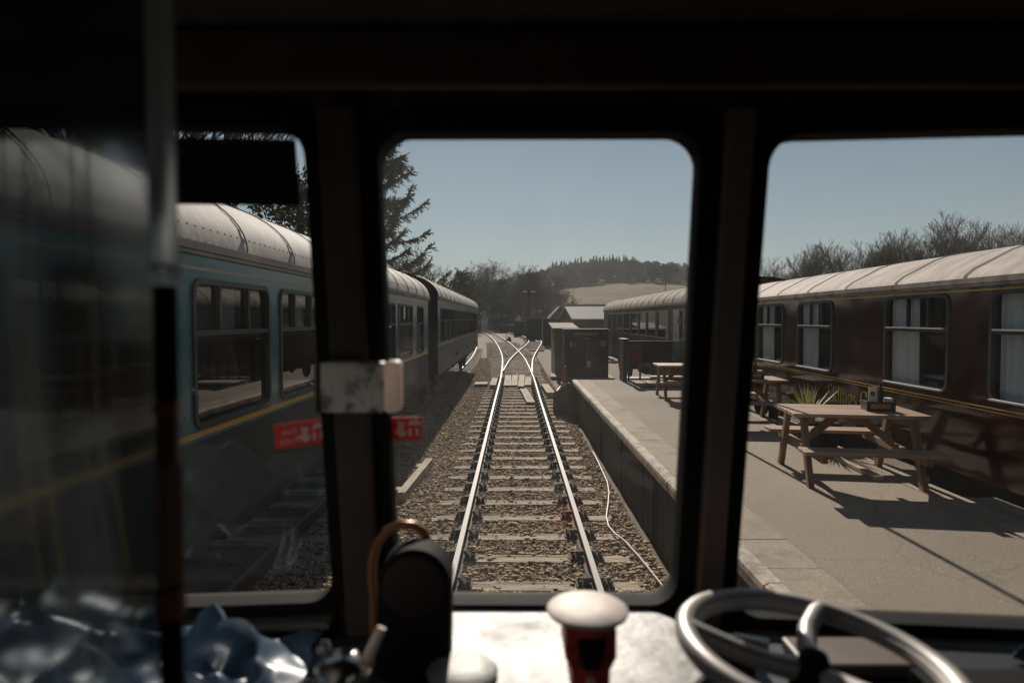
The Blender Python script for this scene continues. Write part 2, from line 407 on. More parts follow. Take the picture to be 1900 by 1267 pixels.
M['screen_l'] = glass('tinted_partition_glass', (.66,.73,.75), 1.5, dust=.016, dust_scale=3.0, streak=(1,1,.25), dust_col=(.5,.58,.62), base=.15, fres=13.0, blur=.3, rough=.12)  # bluish dust colour stands in for reflections on the partition

# ================================================================== THE SETTING
mb = MB(); mb.add([(-3000,-400,-.45),(3000,-400,-.45),(3000,4000,-.45),(-3000,4000,-.45)], [(0,1,2,3)])
structure(mb.build('ground', M['ground']))

def hill_h(x, y):
    a = max(0.0, min(1.0, (y-200)/300.0)); s = 1-(1-a)**1.35
    base = 33*s*(1+.10*math.sin(x/95.0)) + 3.0*s*mnoise.noise((x/120.0, y/120.0, 0))
    left = max(0, min(1, (30-x)/80.0)); base *= .84+.19*math.exp(-((x-66)/42.0)**2)
    return -.5 + base*(1-.5*left)
xs = np.linspace(-420, 620, 131); ys = np.linspace(205, 640, 60)
mb = MB(); vs = [(x, y, hill_h(x, y)) for y in ys for x in xs]; fs = []; mi = []
nx = len(xs)
for j in range(len(ys)-1):
    for i in range(nx-1):
        f = (j*nx+i, j*nx+i+1, (j+1)*nx+i+1, (j+1)*nx+i); x, y = xs[i], ys[j]
        mb.f.append(f); mb.m.append(1 if (14 < x < 130 and 255+.1*x < y < 356+8*math.sin(x/13)) else 0)
mb.v = vs
structure(mb.build('hill', [M['hill'], M['field']], smooth=True))

# ballast bed, gently uneven
xs = np.linspace(-8, 9, 69); ys = np.concatenate([np.linspace(-3, 30, 120), np.linspace(30.5, 175, 110)])
mb = MB(); nx = len(xs)
def bed_h(x, y):
    h = -.215 + .03*mnoise.noise((x*1.3, y*1.3, 3.1))
    if x > 4.0 or x < -6: h -= .04
    if y > 30: h -= .05*min(1, (y-30)/8)
    return h
mb.v = [(x - (max(0, y-60)**2)*.00045*(1 if y > 60 else 0), y, bed_h(x, y)) for y in ys for x in xs]
mb.f = [(j*nx+i, j*nx+i+1, (j+1)*nx+i+1, (j+1)*nx+i) for j in range(len(ys)-1) for i in range(nx-1)]
mb.m = [0]*len(mb.f)
structure(mb.build('ballast', M['ballast'], smooth=True))

# loose ballast stones, too many to count
def stones(name, n, xr, yfun, size, material, flat=.65, z0=-.20, keep=None):
    rng = np.random.default_rng(5)
    base = np.array([[1,0,0],[-1,0,0],[0,1,0],[0,-1,0],[0,0,1],[0,0,-1]], float)
    fc = np.array([[0,2,4],[2,1,4],[1,3,4],[3,0,4],[2,0,5],[1,2,5],[3,1,5],[0,3,5]])
    x = rng.uniform(xr[0], xr[1], n); y = yfun(rng.random(n))
    if keep is not None:
        k = keep(x, y, rng); x, y = x[k], y[k]; n = len(x)
    sz = size*rng.lognormal(0, .35, n)
    V = base[None]*(1+.55*(rng.random((n,6,3))-.5))*sz[:,None,None]
    V += .35*sz[:,None,None]*(rng.random((n,6,3))-.5)
    V[:,:,2] *= flat
    a = rng.uniform(0, 6.28, n); c, s = np.cos(a)[:,None], np.sin(a)[:,None]
    X = V[:,:,0]*c - V[:,:,1]*s + x[:,None]; Y = V[:,:,0]*s + V[:,:,1]*c + y[:,None]
    tilt = rng.normal(0, .35, (n,1))
    Z = V[:,:,2] + tilt*V[:,:,0]*.6 + z0 + rng.uniform(-.012, .02, (n,1))
    W = np.stack([X, Y, Z], -1).reshape(-1, 3)
    F = (fc[None] + (np.arange(n)*6)[:,None,None]).reshape(-1, 3)
    me = bpy.data.meshes.new(name)
    me.vertices.add(len(W)); me.vertices.foreach_set("co", W.ravel())
    me.loops.add(F.size); me.loops.foreach_set("vertex_index", F.ravel())
    me.polygons.add(len(F)); me.polygons.foreach_set("loop_start", np.arange(0, F.size, 3)); me.polygons.foreach_set("loop_total", np.full(len(F), 3))
    me.update(); me.validate(); me.materials.append(material)
    o = bpy.data.objects.new(name, me); COL.objects.link(o); return o
SP = .765
def on_track(x, y, rng):
    ph = ((y - 4.27) / SP) % 1.0
    onsl = ((ph < .17) | (ph > .83)) & (np.abs(x-.1) < 1.25)
    p = np.where(onsl, .34, 1.0)
    return (rng.random(len(x)) < p)
o = stones('ballast_stones', 85000, (-2.9, 1.66), lambda r: 4.6*np.power(46/4.6, r), .0245, M['stone'], z0=-.19, keep=on_track)
props(o, kind='stuff', label='loose brown grey ballast stones between and beside the rails', cat='ballast')
o = stones('dry_leaf_litter', 7000, (-2.2, 1.66), lambda r: 4.6*np.power(30/4.6, r), .028, M['straw'], flat=.12, z0=-.165)
props(o, kind='stuff', label='dry leaf litter scattered over the ballast', cat='leaf litter')

# ================================================================== TRACKS
def spline(pts, step=1.0):
    """pts (y, x); monotone-ish Catmull-Rom in y"""
    out = []; P = [pts[0]] + pts + [pts[-1]]
    for i in range(1, len(P)-2):
        p0, p1, p2, p3 = P[i-1], P[i], P[i+1], P[i+2]
        n = max(1, int((p2[0]-p1[0])/step))
        m1 = (p2[1]-p0[1])/max(1e-6, p2[0]-p0[0]); m2 = (p3[1]-p1[1])/max(1e-6, p3[0]-p1[0]); h = p2[0]-p1[0]
        for k in range(n):
            t = k/n; h00 = 2*t**3-3*t*t+1; h10 = t**3-2*t*t+t; h01 = -2*t**3+3*t*t; h11 = t**3-t*t
            out.append((p1[0]+t*h, h00*p1[1]+h10*h*m1+h01*p2[1]+h11*h*m2))
    out.append(pts[-1]); return out
def rail_mesh(line):
    prof = [(-.034,-.004,1),(-.03,.0,0),(.03,.0,0),(.034,-.004,1),(.034,-.04,1),(.010,-.05,1),(.010,-.125,1),(.066,-.135,1),(.066,-.148,1),(-.066,-.148,1),(-.066,-.135,1),(-.010,-.125,1),(-.010,-.05,1),(-.034,-.04,1)]
    mb = MB(); n = len(prof)
    for (y, x) in line:
        mb.v += [(x+a, y, b) for a, b, _ in prof]
    for i in range(len(line)-1):
        for j in range(n):
            k = (j+1) % n
            mb.f.append((i*n+j, i*n+k, (i+1)*n+k, (i+1)*n+j)); mb.m.append(0 if j in (0, 1, 2) else 1)
    mb.f.append(tuple(range(n))); mb.m.append(1); mb.f.append(tuple((len(line)-1)*n+j for j in range(n))[::-1]); mb.m.append(1)
    return mb
def sleeper_mesh(w=2.55, d=.245, seed=0):
    rng = random.Random(seed); mb = MB(); nx_ = 14; top = []
    ys_ = [-d/2, -d/2+.015, -d/6, d/6, d/2-.015, d/2]
    for j, y in enumerate(ys_):
        for i in range(nx_+1):
            x = -w/2 + w*i/nx_
            zz = -.155 + rng.uniform(-.004, .004) - (.014 if j in (0, 5) else 0) - (.012 if i in (0, nx_) and rng.random() < .6 else 0)
            top.append((x + rng.uniform(-.02, .02)*(i in (0, nx_)), y + rng.uniform(-.004, .004), zz))
    m_ = nx_+1
    mb.v = list(top)
    for j in range(len(ys_)-1):
        for i in range(nx_): mb.f.append((j*m_+i, j*m_+i+1, (j+1)*m_+i+1, (j+1)*m_+i)); mb.m.append(0)
    bot = [(x, y, -.30) for x, y, z in top]; mb.v += bot; o = len(top); J = len(ys_)-1
    for i in range(nx_):
        mb.f.append((i, i+1, i+1+o, i+o)); mb.m.append(0)
        mb.f.append((J*m_+i, J*m_+i+1, J*m_+i+1+o, J*m_+i+o)); mb.m.append(0)
    for j in range(J):
        mb.f.append((j*m_, (j+1)*m_, (j+1)*m_+o, j*m_+o)); mb.m.append(0)
        mb.f.append((j*m_+nx_, (j+1)*m_+nx_, (j+1)*m_+nx_+o, j*m_+nx_+o)); mb.m.append(0)
    return mb
G = .7525
sl_var = []
for k in range(5):
    sl = sleeper_mesh(seed=k).build('sleeper', M['sleeper']); sl_var.append(sl)
def chair_mesh():
    mb = MB()
    mb.box(-.20,.20,-.085,.085,-.152,-.128)
    for s in (-1, 1):
        mb.add([(s*.07,-.055,-.128),(s*.14,-.055,-.128),(s*.075,-.05,-.045),(s*.05,-.05,-.045),(s*.07,.055,-.128),(s*.14,.055,-.128),(s*.075,.05,-.045),(s*.05,.05,-.045)],
               [(0,1,2,3),(7,6,5,4),(0,4,5,1),(1,5,6,2),(2,6,7,3),(3,7,4,0)])
        mb.lathe([(.022,0),(.022,.035),(.012,.045)], (s*.16,-.045,-.128), n=6); mb.lathe([(.022,0),(.022,.035),(.012,.045)], (s*.16,.045,-.128), n=6)
    mb.box(-.125,-.04,-.035,.035,-.105,-.055)
    return mb
chair0 = chair_mesh().build('rail_chair', M['chair'])
used_sl = set(); used_ch = [False]
def put_sleeper(parent, x, y, rz, k, scale=1.0, chairs=True):
    src = sl_var[k % 5]
    if k % 5 in used_sl: s = src.copy(); COL.objects.link(s)
    else: s = src; used_sl.add(k % 5)
    s.parent = parent; s.location = (x, y, random.uniform(-.008, .006)); s.rotation_euler = (0, 0, rz + random.uniform(-.008, .008)); s.scale = (scale, 1, 1)
    if chairs:
        for sg in (-1, 1):
            if used_ch[0]: c = chair0.copy(); COL.objects.link(c)
            else: c = chair0; used_ch[0] = True
            c.parent = s; c.location = (sg*G/scale, 0, 0); c.scale = (1/scale, 1, 1)
    return s
def make_track(label, ctr, rails, sl0, sl1, spacing=SP, chairs_to=30, scale=1.0):
    t = thing('railway_track', label, 'railway track')
    for off, a, b in rails:
        line = []
        for i, (y, x) in enumerate(ctr):
            if a <= y <= b:
                q0 = ctr[max(0, i-1)]; q1 = ctr[min(len(ctr)-1, i+1)]; an = math.atan2(q1[1]-q0[1], q1[0]-q0[0])
                line.append((y, x + off/math.cos(an)))
        rail_mesh(line).build('rail', [M['railtop'], M['railside']], t, smooth=False)
    y = sl0; k = 0
    cy_ = [p[0] for p in ctr]; cx_ = [p[1] for p in ctr]
    while y < sl1 and k < 98:
        x = float(np.interp(y, cy_, cx_)); x2 = float(np.interp(y+1, cy_, cx_))
        put_sleeper(t, x, y, -math.atan2(x2-x, 1), random.randrange(5), scale(y) if callable(scale) else scale, y < chairs_to)
        y += spacing; k += 1
    return t
TC = .1
ctrA = spline([(-3,TC),(10,TC),(20,TC),(31,TC),(46,-.18),(69,-1.25),(90,-2.6),(107,-3.9),(130,-6.1),(160,-9.5),(200,-15)])
tA = make_track('near straight track with worn sleepers running ahead then curving left', ctrA, [(-G,-3,200),(G,-3,200)], 1.975, 76,
                scale=lambda y: 1.0 if y < 31 else 1.0+min(.45, (y-31)*.025))
ctrB = spline([(31.5,TC+.02),(41.6,.45),(54,1.18),(64,1.85),(73,2.36),(82,2.55),(90,2.45),(102,1.75),(118,.4),(150,-3.8),(190,-9.8)])
tB = make_track('diverging track that crosses at the points and bends right then left', ctrB, [(-G,32.5,190),(G,31.5,190)], 56.5, 120, .8, 0)
ctrC = spline([(42,5.9),(50,5.25),(60,4.5),(74,3.6),(90,2.85)])
tC = make_track('short siding track coming in from beside the black cabin', ctrC, [(-G,42,90),(G,42,86)], 42.3, 74, .8, 0)
ctrD = spline([(-3,-3.6),(20,-3.6),(34,-3.62),(45,-3.8),(60,-4.4),(80,-5.6),(105,-7.3),(128,-9.2)])
tD = make_track('left hand track under the blue green railcars', ctrD, [(-G,-3,128),(G,-3,128)], 8, 60, .77, 0)
# points: stretcher bar and rodding on the near track
mb = MB(); mb.bar((-.62,32.2,-.09),(.82,32.2,-.09),.06,.03); mb.bar((-.60,31.6,-.1),(.80,31.6,-.1),.05,.03)
mb.bar((.12,32.2,-.08),(.16,29.6,-.1),.05,.03); mb.box(.02,.26,32.1,32.32,-.1,-.06)
mb.build('point_stretcher_bar', M['railside'], tA)
mb = MB()
for s, x in ((-1, TC-G+.10), (1, TC+G-.10)):
    mb.bar((x,46,-.03),(x-.25,52,-.03),.05,.06)
mb.build('check_rail', [M['railside']], tA)

# timber boards at the points and other loose timber
def board(x0, x1, y0, y1, label, z=-.125, rz=0, th=.07, name='timber_board', group=None, m='board'):
    mb = MB(); w_, l_ = x1-x0, y1-y0
    mb.box(-w_/2, w_/2, -l_/2, l_/2, -th, 0)
    o = mb.build(name, M[m], bevel=.006); o.location = ((x0+x1)/2, (y0+y1)/2, z); o.rotation_euler = (0, random.uniform(-.02,.02), rz)
    return props(o, label, 'timber', group)
lab = ['worn walkway board by the left rail at the points', 'second walkway board from the left rail at the points',
       'middle walkway board between the rails at the points', 'walkway board near the right rail at the points']
for i, (x0, x1, y0, y1) in enumerate(((-.46,-.16,25.9,30.6), (-.14,.14,25.9,30.6), (.18,.44,25.5,30.8), (.46,.74,26.0,29.6))):
    board(x0, x1, y0, y1, lab[i], z=-.07+.003*i, group='walkway boards at the points', rz=-.01*i)
board(.30,.58,20.6,24.6,'long timber plank lying loose between the rails before the points', z=-.06, rz=.05)
board(1.12,1.42,22.6,25.6,'thick pale timber block beside the right rail', z=.02, rz=.03, th=.16)
board(-1.02,-.76,25.4,28.4,'short timber block beside the left rail at the points', z=.0, th=.14)
mb = MB(); a = at_z(797,857,-.1); b = at_z(744,922,-.1)
mb.bar(a, b, .13, .15); mb.bar(a+Vector((-.12,-.2,-.04)), a+Vector((-.16,-.45,-.04)), .1, .12); mb.bar(b+Vector((-.12,.5,-.03)), b+Vector((-.12,.3,-.03)), .1, .12)
props(mb.build('timber_baulk', M['board']), 'weathered timber baulk lying at the edge of the railcar shadow', 'timber')
for q, (px, py, dx, dy) in enumerate(((1030,697,.5,1.7), (893,712,.55,.9))):
    p = at_z(px, py, -.1)
    board(p.x-dx/2, p.x+dx/2, p.y-dy/2, p.y+dy/2, ('pale flat slab lying at the foot of the black cabin', 'dark flat timber lying between the left and near tracks')[q], z=-.06, name=('concrete_slab', 'timber_board')[q], m=('slab', 'board')[q])

# ================================================================== PLATFORM
PZ = .85
def pl_r(y): return 4.43 + .0258*y
PX = 1.72
t = thing('station_platform', 'long grey station platform with pale coping edge and dark side wall', 'platform')
mb = MB(); Y0, Y1 = -4.0, 18.8
mb.add([(PX+.54,Y0,PZ),(pl_r(Y0)-.30,Y0,PZ),(pl_r(Y1)-.30,Y1,PZ),(PX+.54,Y1,PZ)], [(0,1,2,3)])
mb.build('asphalt_surface', M['asphalt'], t)
mb = MB(); y = Y0; k = 0
while y < Y1-.1:
    l_ = min(.61, Y1-y); dz = random.uniform(-.002, .003)
    mb.box(PX+.135, PX+.535, y+.003, y+l_-.003, PZ-.06, PZ+.004+dz); y += .61
mb.build('paving_slab_row', M['slab'], t)
mb = MB(); y = Y0
while y < Y1-.1:
    l_ = min(.92, Y1-y); d = random.uniform(-.004, .004)
    poly = [(PX+d,PZ-.12),(PX+.131,PZ-.12),(PX+.131,PZ+.006),(PX+.04+d,PZ+.006),(PX+.008+d,PZ-.014),(PX+d,PZ-.05)]
    mb.prism(poly, y+.008, y+l_-.004, lambda u, v, w_: (u, w_, v)); y += .92
mb.build('coping_stone_row', M['coping'], t)
mb = MB()
mb.add([(PX+.07,Y0,-.4),(PX+.07,Y1,-.4),(PX+.07,Y1,PZ-.121),(PX+.07,Y0,PZ-.121),(PX+.09,Y0,PZ-.121)], [(0,1,2,3)])
mb.add([(PX+.07,Y1,-.4),(pl_r(Y1)-.05,Y1,-.4),(pl_r(Y1)-.05,Y1,PZ-.004),(PX+.07,Y1,PZ-.004)], [(0,1,2,3)])
mb.add([(pl_r(Y0)-.05,Y0,-.4),(pl_r(Y1)-.05,Y1,-.4),(pl_r(Y1)-.05,Y1,PZ-.121),(pl_r(Y0)-.05,Y0,PZ-.121)], [(0,1,2,3)])
for yy in np.arange(0.6, 18, 2.45): mb.box(PX+.045, PX+.071, yy, yy+.09, -.4, PZ-.122)
mb.build('side_wall', M['pwall'], t)
mb = MB(); y = Y0
while y < Y1-.1:
    l_ = min(1.5, Y1-y)
    mb.add([(pl_r(y)-.296,y+.006,PZ+.005),(pl_r(y),y+.006,PZ+.005),(pl_r(y+l_),y+l_-.006,PZ+.005),(pl_r(y+l_)-.296,y+l_-.006,PZ+.005),
            (pl_r(y)-.296,y+.006,PZ-.1),(pl_r(y),y+.006,PZ-.1),(pl_r(y+l_),y+l_-.006,PZ-.1),(pl_r(y+l_)-.296,y+l_-.006,PZ-.1)],
           [(0,1,2,3),(7,6,5,4),(0,4,5,1),(1,5,6,2),(2,6,7,3),(3,7,4,0)]); y += 1.5
mb.build('edge_kerb_row', M['slab'], t)
mb = MB(); mb.add([(PX+.03,Y1-.4,PZ-.02),(PX+.2,Y1+.02,PZ-.005),(1.38,Y1+.5,.5),(1.16,Y1+.1,.45),(PX+.07,Y1-.4,-.3),(PX+.33,Y1+.02,-.3),(1.38,Y1+.5,-.3),(1.16,Y1+.1,-.3)],
                  [(0,1,2,3),(4,7,6,5),(0,3,7,4),(3,2,6,7),(2,1,5,6),(1,0,4,5)])
mb.build('end_ramp', [M['pwall']], t)
# pale cable along the wall foot
pts = [at_z(px, py, -.13) for px, py in ((1100,838),(1107,851),(1118.6,876),(1127,895),(1130,914),(1128,936),(1125,957),(1128.7,975),(1141,990),(1159,1003),(1184,1030),(1207,1058),(1232,1090),(1262,1130))]
pp = []
for i in range(len(pts)-1):
    for k in range(4): pp.append(pts[i].lerp(pts[i+1], k/4))
mb = MB(); mb.tube(pp, .011, 6); props(mb.build('power_cable', M['cable'], smooth=True), 'pale grey cable snaking along the foot of the platform wall', 'cable')
pts = [at_z(px, py, -.1) for px, py in ((1040,716),(1033,726),(1030,738),(1036,744),(1046,748))]
mb = MB(); mb.tube(pts, .018, 6); props(mb.build('power_cable', M['cable'], smooth=True), 'short pale loop of cable beyond the end of the platform wall', 'cable')

# ================================================================== RAILWAY VEHICLES
ROOF_FLAT = [False]
def arc_roof(hw, ze, zt, n=22):
    if ROOF_FLAT[0]:
        h = zt-ze; half = [(1,0),(.985,.07),(.93,.22),(.66,.70),(.56,.82),(.40,.92),(.2,.98),(0,1)]
        pr = [(hw*a, ze+h*b) for a, b in half]; return pr + [(-x, z) for x, z in pr[:-1][::-1]]
    """roof profile from one eave to the other: elliptic with tight shoulders"""
    pts = []
    for i in range(n+1):
        a = math.pi*i/n; c, s_ = math.cos(a), math.sin(a)
        pts.append((hw*c, ze + (zt-ze)*max(0.0, s_)))
    return pts
def vehicle(label, loc, rz, L, hw, side, z0, ze, zt, wins, mbody, mlow, zlow, mroof, linings, frame_mat, rib=1.1, ribmat=None, cat='railcar', name='railcar',
            transom=.36, vbars=(.36,.64), radius=.11, curtains=False, pane_mat='wglass', sills=False, top_curtains=False, rivets=False, vents=True):
    t = thing(name, label, cat, loc, rz)
    s = side
    mp = lambda u, v, w_: (s*(hw - w_), u, v)
    mb = MB()
    holes = [(a, b, c, d, radius) for a, b, c, d in wins]
    holed_panel(mb, 0, L, zlow, ze, holes, mp, .06, 0)
    mb.add([mp(0,z0,-.004), mp(L,z0,-.004), mp(L,zlow,0), mp(0,zlow,0)], [(0,1,2,3)], 1)
    mb.add([(-s*hw,0,z0),(-s*hw,L,z0),(-s*hw,L,ze),(-s*hw,0,ze)], [(0,1,2,3)], 0)
    ar = arc_roof(hw, ze, zt)
    for y in (0, L):
        mb.add([(-hw,y,z0),(hw,y,z0)] + [(x,y,z) for x, z in ar], [tuple(range(len(ar)+2))], 2)
    mb.add([(-hw,0,z0),(hw,0,z0),(hw,L,z0),(-hw,L,z0)], [(0,1,2,3)], 2)
    mb.build('body', [mbody, mlow, M['darkmetal']], t)
    mb = MB(); mb.add([(0,.1,z0+.1),(0,L-.1,z0+.1),(0,L-.1,zt-.1),(0,.1,zt-.1)], [(0,1,2,3)])
    mb.add([(0,.1,zlow-.02),(s*(hw-.07),.1,zlow-.02),(s*(hw-.07),L-.1,zlow-.02),(0,L-.1,zlow-.02)], [(0,1,2,3)])
    mb.build('interior_lining', M['interior'], t)
    mb = MB(); ny = int(L/.5)
    ar2 = arc_roof(hw+.03, ze+.004, zt+.01); n = len(ar2)
    for j in range(ny+1):
        y = -.06 + (L+.12)*j/ny
        mb.v += [(x, y, z) for x, z in ar2]
    for j in range(ny):
        for i in range(n-1): mb.f.append((j*n+i, j*n+i+1, (j+1)*n+i+1, (j+1)*n+i)); mb.m.append(0)
    rf = mb.build('roof', mroof, t, smooth=True)
    mb = MB()
    y = rib*.5
    while y < L:
        ar3 = arc_roof(hw+.036, ze+.01, zt+.017, 30)
        mb.tube([(x, y, z) for x, z in ar3], .006, 5); y += rib
    mb.build('roof_ribs', ribmat or mroof, rf)
    if rivets:
        mb = MB(); y = .05
        while y < min(L, 17):
            mb.lathe([(.009,0),(.007,.006)], (s*(hw+.026), y, ze+.11), axis=(s, 0, .3), n=6); y += .11
        mb.build('rivet_row', M['darkmetal'], rf)
    if vents:
        mb = MB()
        for y in np.arange(1.2, L-.5, 1.55):
            mb.lathe([(.13,0),(.13,.05),(.09,.1),(.02,.11)], (s*.28, y, zt-.005), n=10)
        mb.build('roof_vents', mroof, rf, smooth=True)
    mb = MB(); mb.box(min(s*hw, s*(hw+.055)), max(s*hw, s*(hw+.055)), -.03, L+.03, ze-.055, ze+.0)
    mb.box(min(s*(hw+.004), s*(hw+.035)), max(s*(hw+.004), s*(hw+.035)), 0, L, ze-.085, ze-.06)
    mb.build('gutter', [mroof], t)
    for zc, h_, m_ in linings:
        mb = MB(); mb.add([mp(0,zc-h_/2,-.003), mp(L,zc-h_/2,-.003), mp(L,zc+h_/2,-.003), mp(0,zc+h_/2,-.003)], [(0,1,2,3)])
        mb.build('lining_stripe', M[m_], t)
    for a, b, c, d in wins:
        fw = .028
        wb = MB(); lo = rrect(a-.012, b+.012, c-.012, d+.012, radius+.01); li = rrect(a+fw, b-fw, c+fw, d-fw, max(.02, radius-fw))
        wb.ring(lo, li, mp, -.018); wb.band(lo, mp, 0, -.018); wb.band(li, mp, -.018, .03)
        zt_ = d - (d-c)*transom
        tw = .02
        def bar(u0, u1, v0, v1):
            p = [mp(u, v, w_) for u in (u0, u1) for v in (v0, v1) for w_ in (-.012, .03)]
            xs_ = [q[0] for q in p]; wb.box(min(xs_), max(xs_), u0, u1, v0, v1)
        if transom:
            bar(a+fw*.8, b-fw*.8, zt_-tw, zt_+tw)
            for f in vbars: bar(a+(b-a)*f-.015, a+(b-a)*f+.015, zt_+tw, d-fw*.8)
        wo = wb.build('window', frame_mat, t)
        pb = MB(); lp = rrect(a+.01, b-.01, c+.01, d-.01, radius)
        pb.add([mp(u, v, .022) for u, v in lp], [tuple(range(len(lp)))])
        pb.build('pane', M[pane_mat], wo)
        if sills:
            sb = MB()
            for zz_, pr in ((c+.02, .06), (zt_+tw+.004, .04)):
                p = [mp(u, zz_+v, w_) for u in (a+.06, b-.06) for v in (-.008, .008) for w_ in (-pr, -.0125)]
                xs_ = [q[0] for q in p]; sb.box(min(xs_), max(xs_), a+.06, b-.06, zz_-.008, zz_+.008)
            sb.build('sill', M['white'], wo)
        if top_curtains and b-a > 1:
            cb = MB(); vv = []
            for i in range(13): vv.append((a+(b-a)*(.47+.16*i/12), .09+.015*math.sin(i*1.6)))
            cb.add([mp(u, zt_+.02, w_) for u, w_ in vv]+[mp(u, d-.02, w_) for u, w_ in vv], [(i,i+1,i+14,i+13) for i in range(12)])
            cb.build('curtain', M['curtain'], wo, smooth=True)
        if curtains:
            for (u0, u1) in ((b-.56, b-.03), (a+.03, a+.14)):
                cb = MB(); nn = 26; row = []
                for i in range(nn+1):
                    u = u0 + (u1-u0)*i/nn
                    row.append((u, .10+.022*math.sin(i*1.35)+.008*math.sin(i*3.1)))
                vsx = [mp(u, c+.0, w_) for u, w_ in row] + [mp(u, d-.0, w_*.9) for u, w_ in row]
                cb.add(vsx, [(i, i+1, i+nn+2, i+nn+1) for i in range(nn)])
                cb.build('curtain', M['curtain'], wo, smooth=True)
    ub = MB()
    ub.box(-hw+.12, hw-.12, .3, L-.3, z0-.16, z0-.004)
    for y in np.arange(1.0, L-1.4, 2.6):
        ub.box(-.9, .9, y+.1, y+(.8 if curtains else 1.5)+random.uniform(-.3,.3), z0-.5, z0-.161)
    ub.build('underframe', M['darkmetal'], t)
    for y in (1.6, 3.9, L-3.9, L-1.6):
        for sx in (-1, 1):
            wb = MB(); wb.lathe([(.2,-.06),(.43,-.06),(.46,-.03),(.46,.03),(.43,.06),(.16,.06),(.12,.12),(.02,.13)], (sx*.76, y, .47), axis=(sx, 0, 0), n=26)
            wb.build('wheel', [M['chair'] if True else 0], t, smooth=True)
    return t

DX = -3.6
w1 = [(a, b, 1.84, 2.91) for a, b in ((-.9,.44),(1.2,2.54),(2.8,4.14),(4.41,5.75),(6.02,7.36),(7.63,8.97),(9.2,10.1),(10.45,11.66),(12.0,13.55),(14.25,15.1))]
w1 = [(a+3, b+3, c, d) for a, b, c, d in w1]
vehicle('blue-green railcar nearest on the left with yellow waist line and tall windows', (-3.71,-3,.05), -R(.33), 18.95, 1.4, 1, 1.03, 3.17, 3.86, w1,
        M['teal'], M['teal_low'], 1.755, M['roofgrey'], [(1.80,.042,'amber'), (2.99,.022,'cream')], M['winframe'], rivets=True, top_curtains=True, ribmat=M['winframe'], vbars=(.30,.68))
w2 = []
y = .7
for wd in (.75, 1.2, 1.2, .7, 1.2, 1.2, 1.2, .7, 1.2, 1.2, 1.2, .7, 1.0):
    if y+wd > 17.6: break
    w2.append((y, y+wd, 1.90, 2.86)); y += wd+.27
car2 = vehicle('second blue-green railcar farther along the left hand track', (-3.48,16.95,.12), 0, 18.3, 1.4, 1, 1.03, 3.17, 3.84, w2,
        M['teal'], mat('pale_reflection_panel', (.10,.108,.092), .5, var=.25, vscale=3, col2=(.08,.08,.065), c2scale=1.5), 1.80, M['roofgrey'], [(1.83,.02,'amber')], M['winframe'], ribmat=M['winframe'], rib=1.3)  # paler lower panel has the ballast's reflection put into its colour
for y in (4.9, 9.9, 15.0):
    mb = MB(); mb.box(1.4005,1.404,y,y+.02,1.05,2.95); mb.box(1.4005,1.404,y+.68,y+.70,1.05,2.95); mb.build('door_seam', M['winframe'], car2)
    mb = MB(); mb.bar((1.425,y+.1,1.6),(1.425,y+.1,1.95),.03,.03); mb.build('door_handle', M['chrome'], car2)
    mb = MB(); mb.box(1.4005,1.45,y+.3,y+.42,1.28,1.40); mb.build('step_box', M['blackplastic'], car2)
mb = MB()
for k in range(5):
    y = 15.99 + .2*k
    mb.box(DX-.62-.03*(k % 2), DX+.62+.03*(k % 2), y, y+.16, 1.1, 3.5)
    mb.box(DX-.58, DX+.58, y+.16, y+.2, 1.12, 3.48)
props(mb.build('gangway_bellows', M['blackplastic']), 'black gangway bellows joining the two blue-green railcars', 'gangway')

# maroon cafe coach
CA = math.atan(.0258)
cafe_o = Vector((4.6+1.4, 0, 0))
def cafe_local(d): return d
wc = []
for a, b in ((-2.3,-1.1),(-.5,.7),(2.15,3.35),(3.4+.6,5.2),(5.02+.0,0)): pass
wc = [(a-.01, b+.01, 1.86, 2.95) for a, b in ((.2,1.42),(3.1,4.32),(5.02,6.24),(6.89,8.11),(9.55,10.77),(11.42,12.64))]
S_ = 4.0
wc = [(a+S_, b+S_, c, d) for a, b, c, d in wc]
org = Vector((4.6 + 1.4 - .0258*S_, -S_, 0))
ROOF_FLAT[0] = True
cafe = vehicle('dark maroon dining coach with gold lining, curtains and gold lettering beside the platform', org, -CA, 18.6, 1.4, -1, 1.03, 3.10, 3.52, wc,
        M['maroon'], M['maroon'], 1.70, M['roofcafe'], [(1.79,.014,'gold'), (1.755,.008,'gold'), (2.975,.014,'gold'), (1.07,.012,'gold')], M['winframe'], cat='train coach', name='dining_coach',
        rib=1.25, transom=.37, vbars=(.30,.62), radius=.13, curtains=True, sills=True, pane_mat='cglass', vents=False)
ROOF_FLAT[0] = False
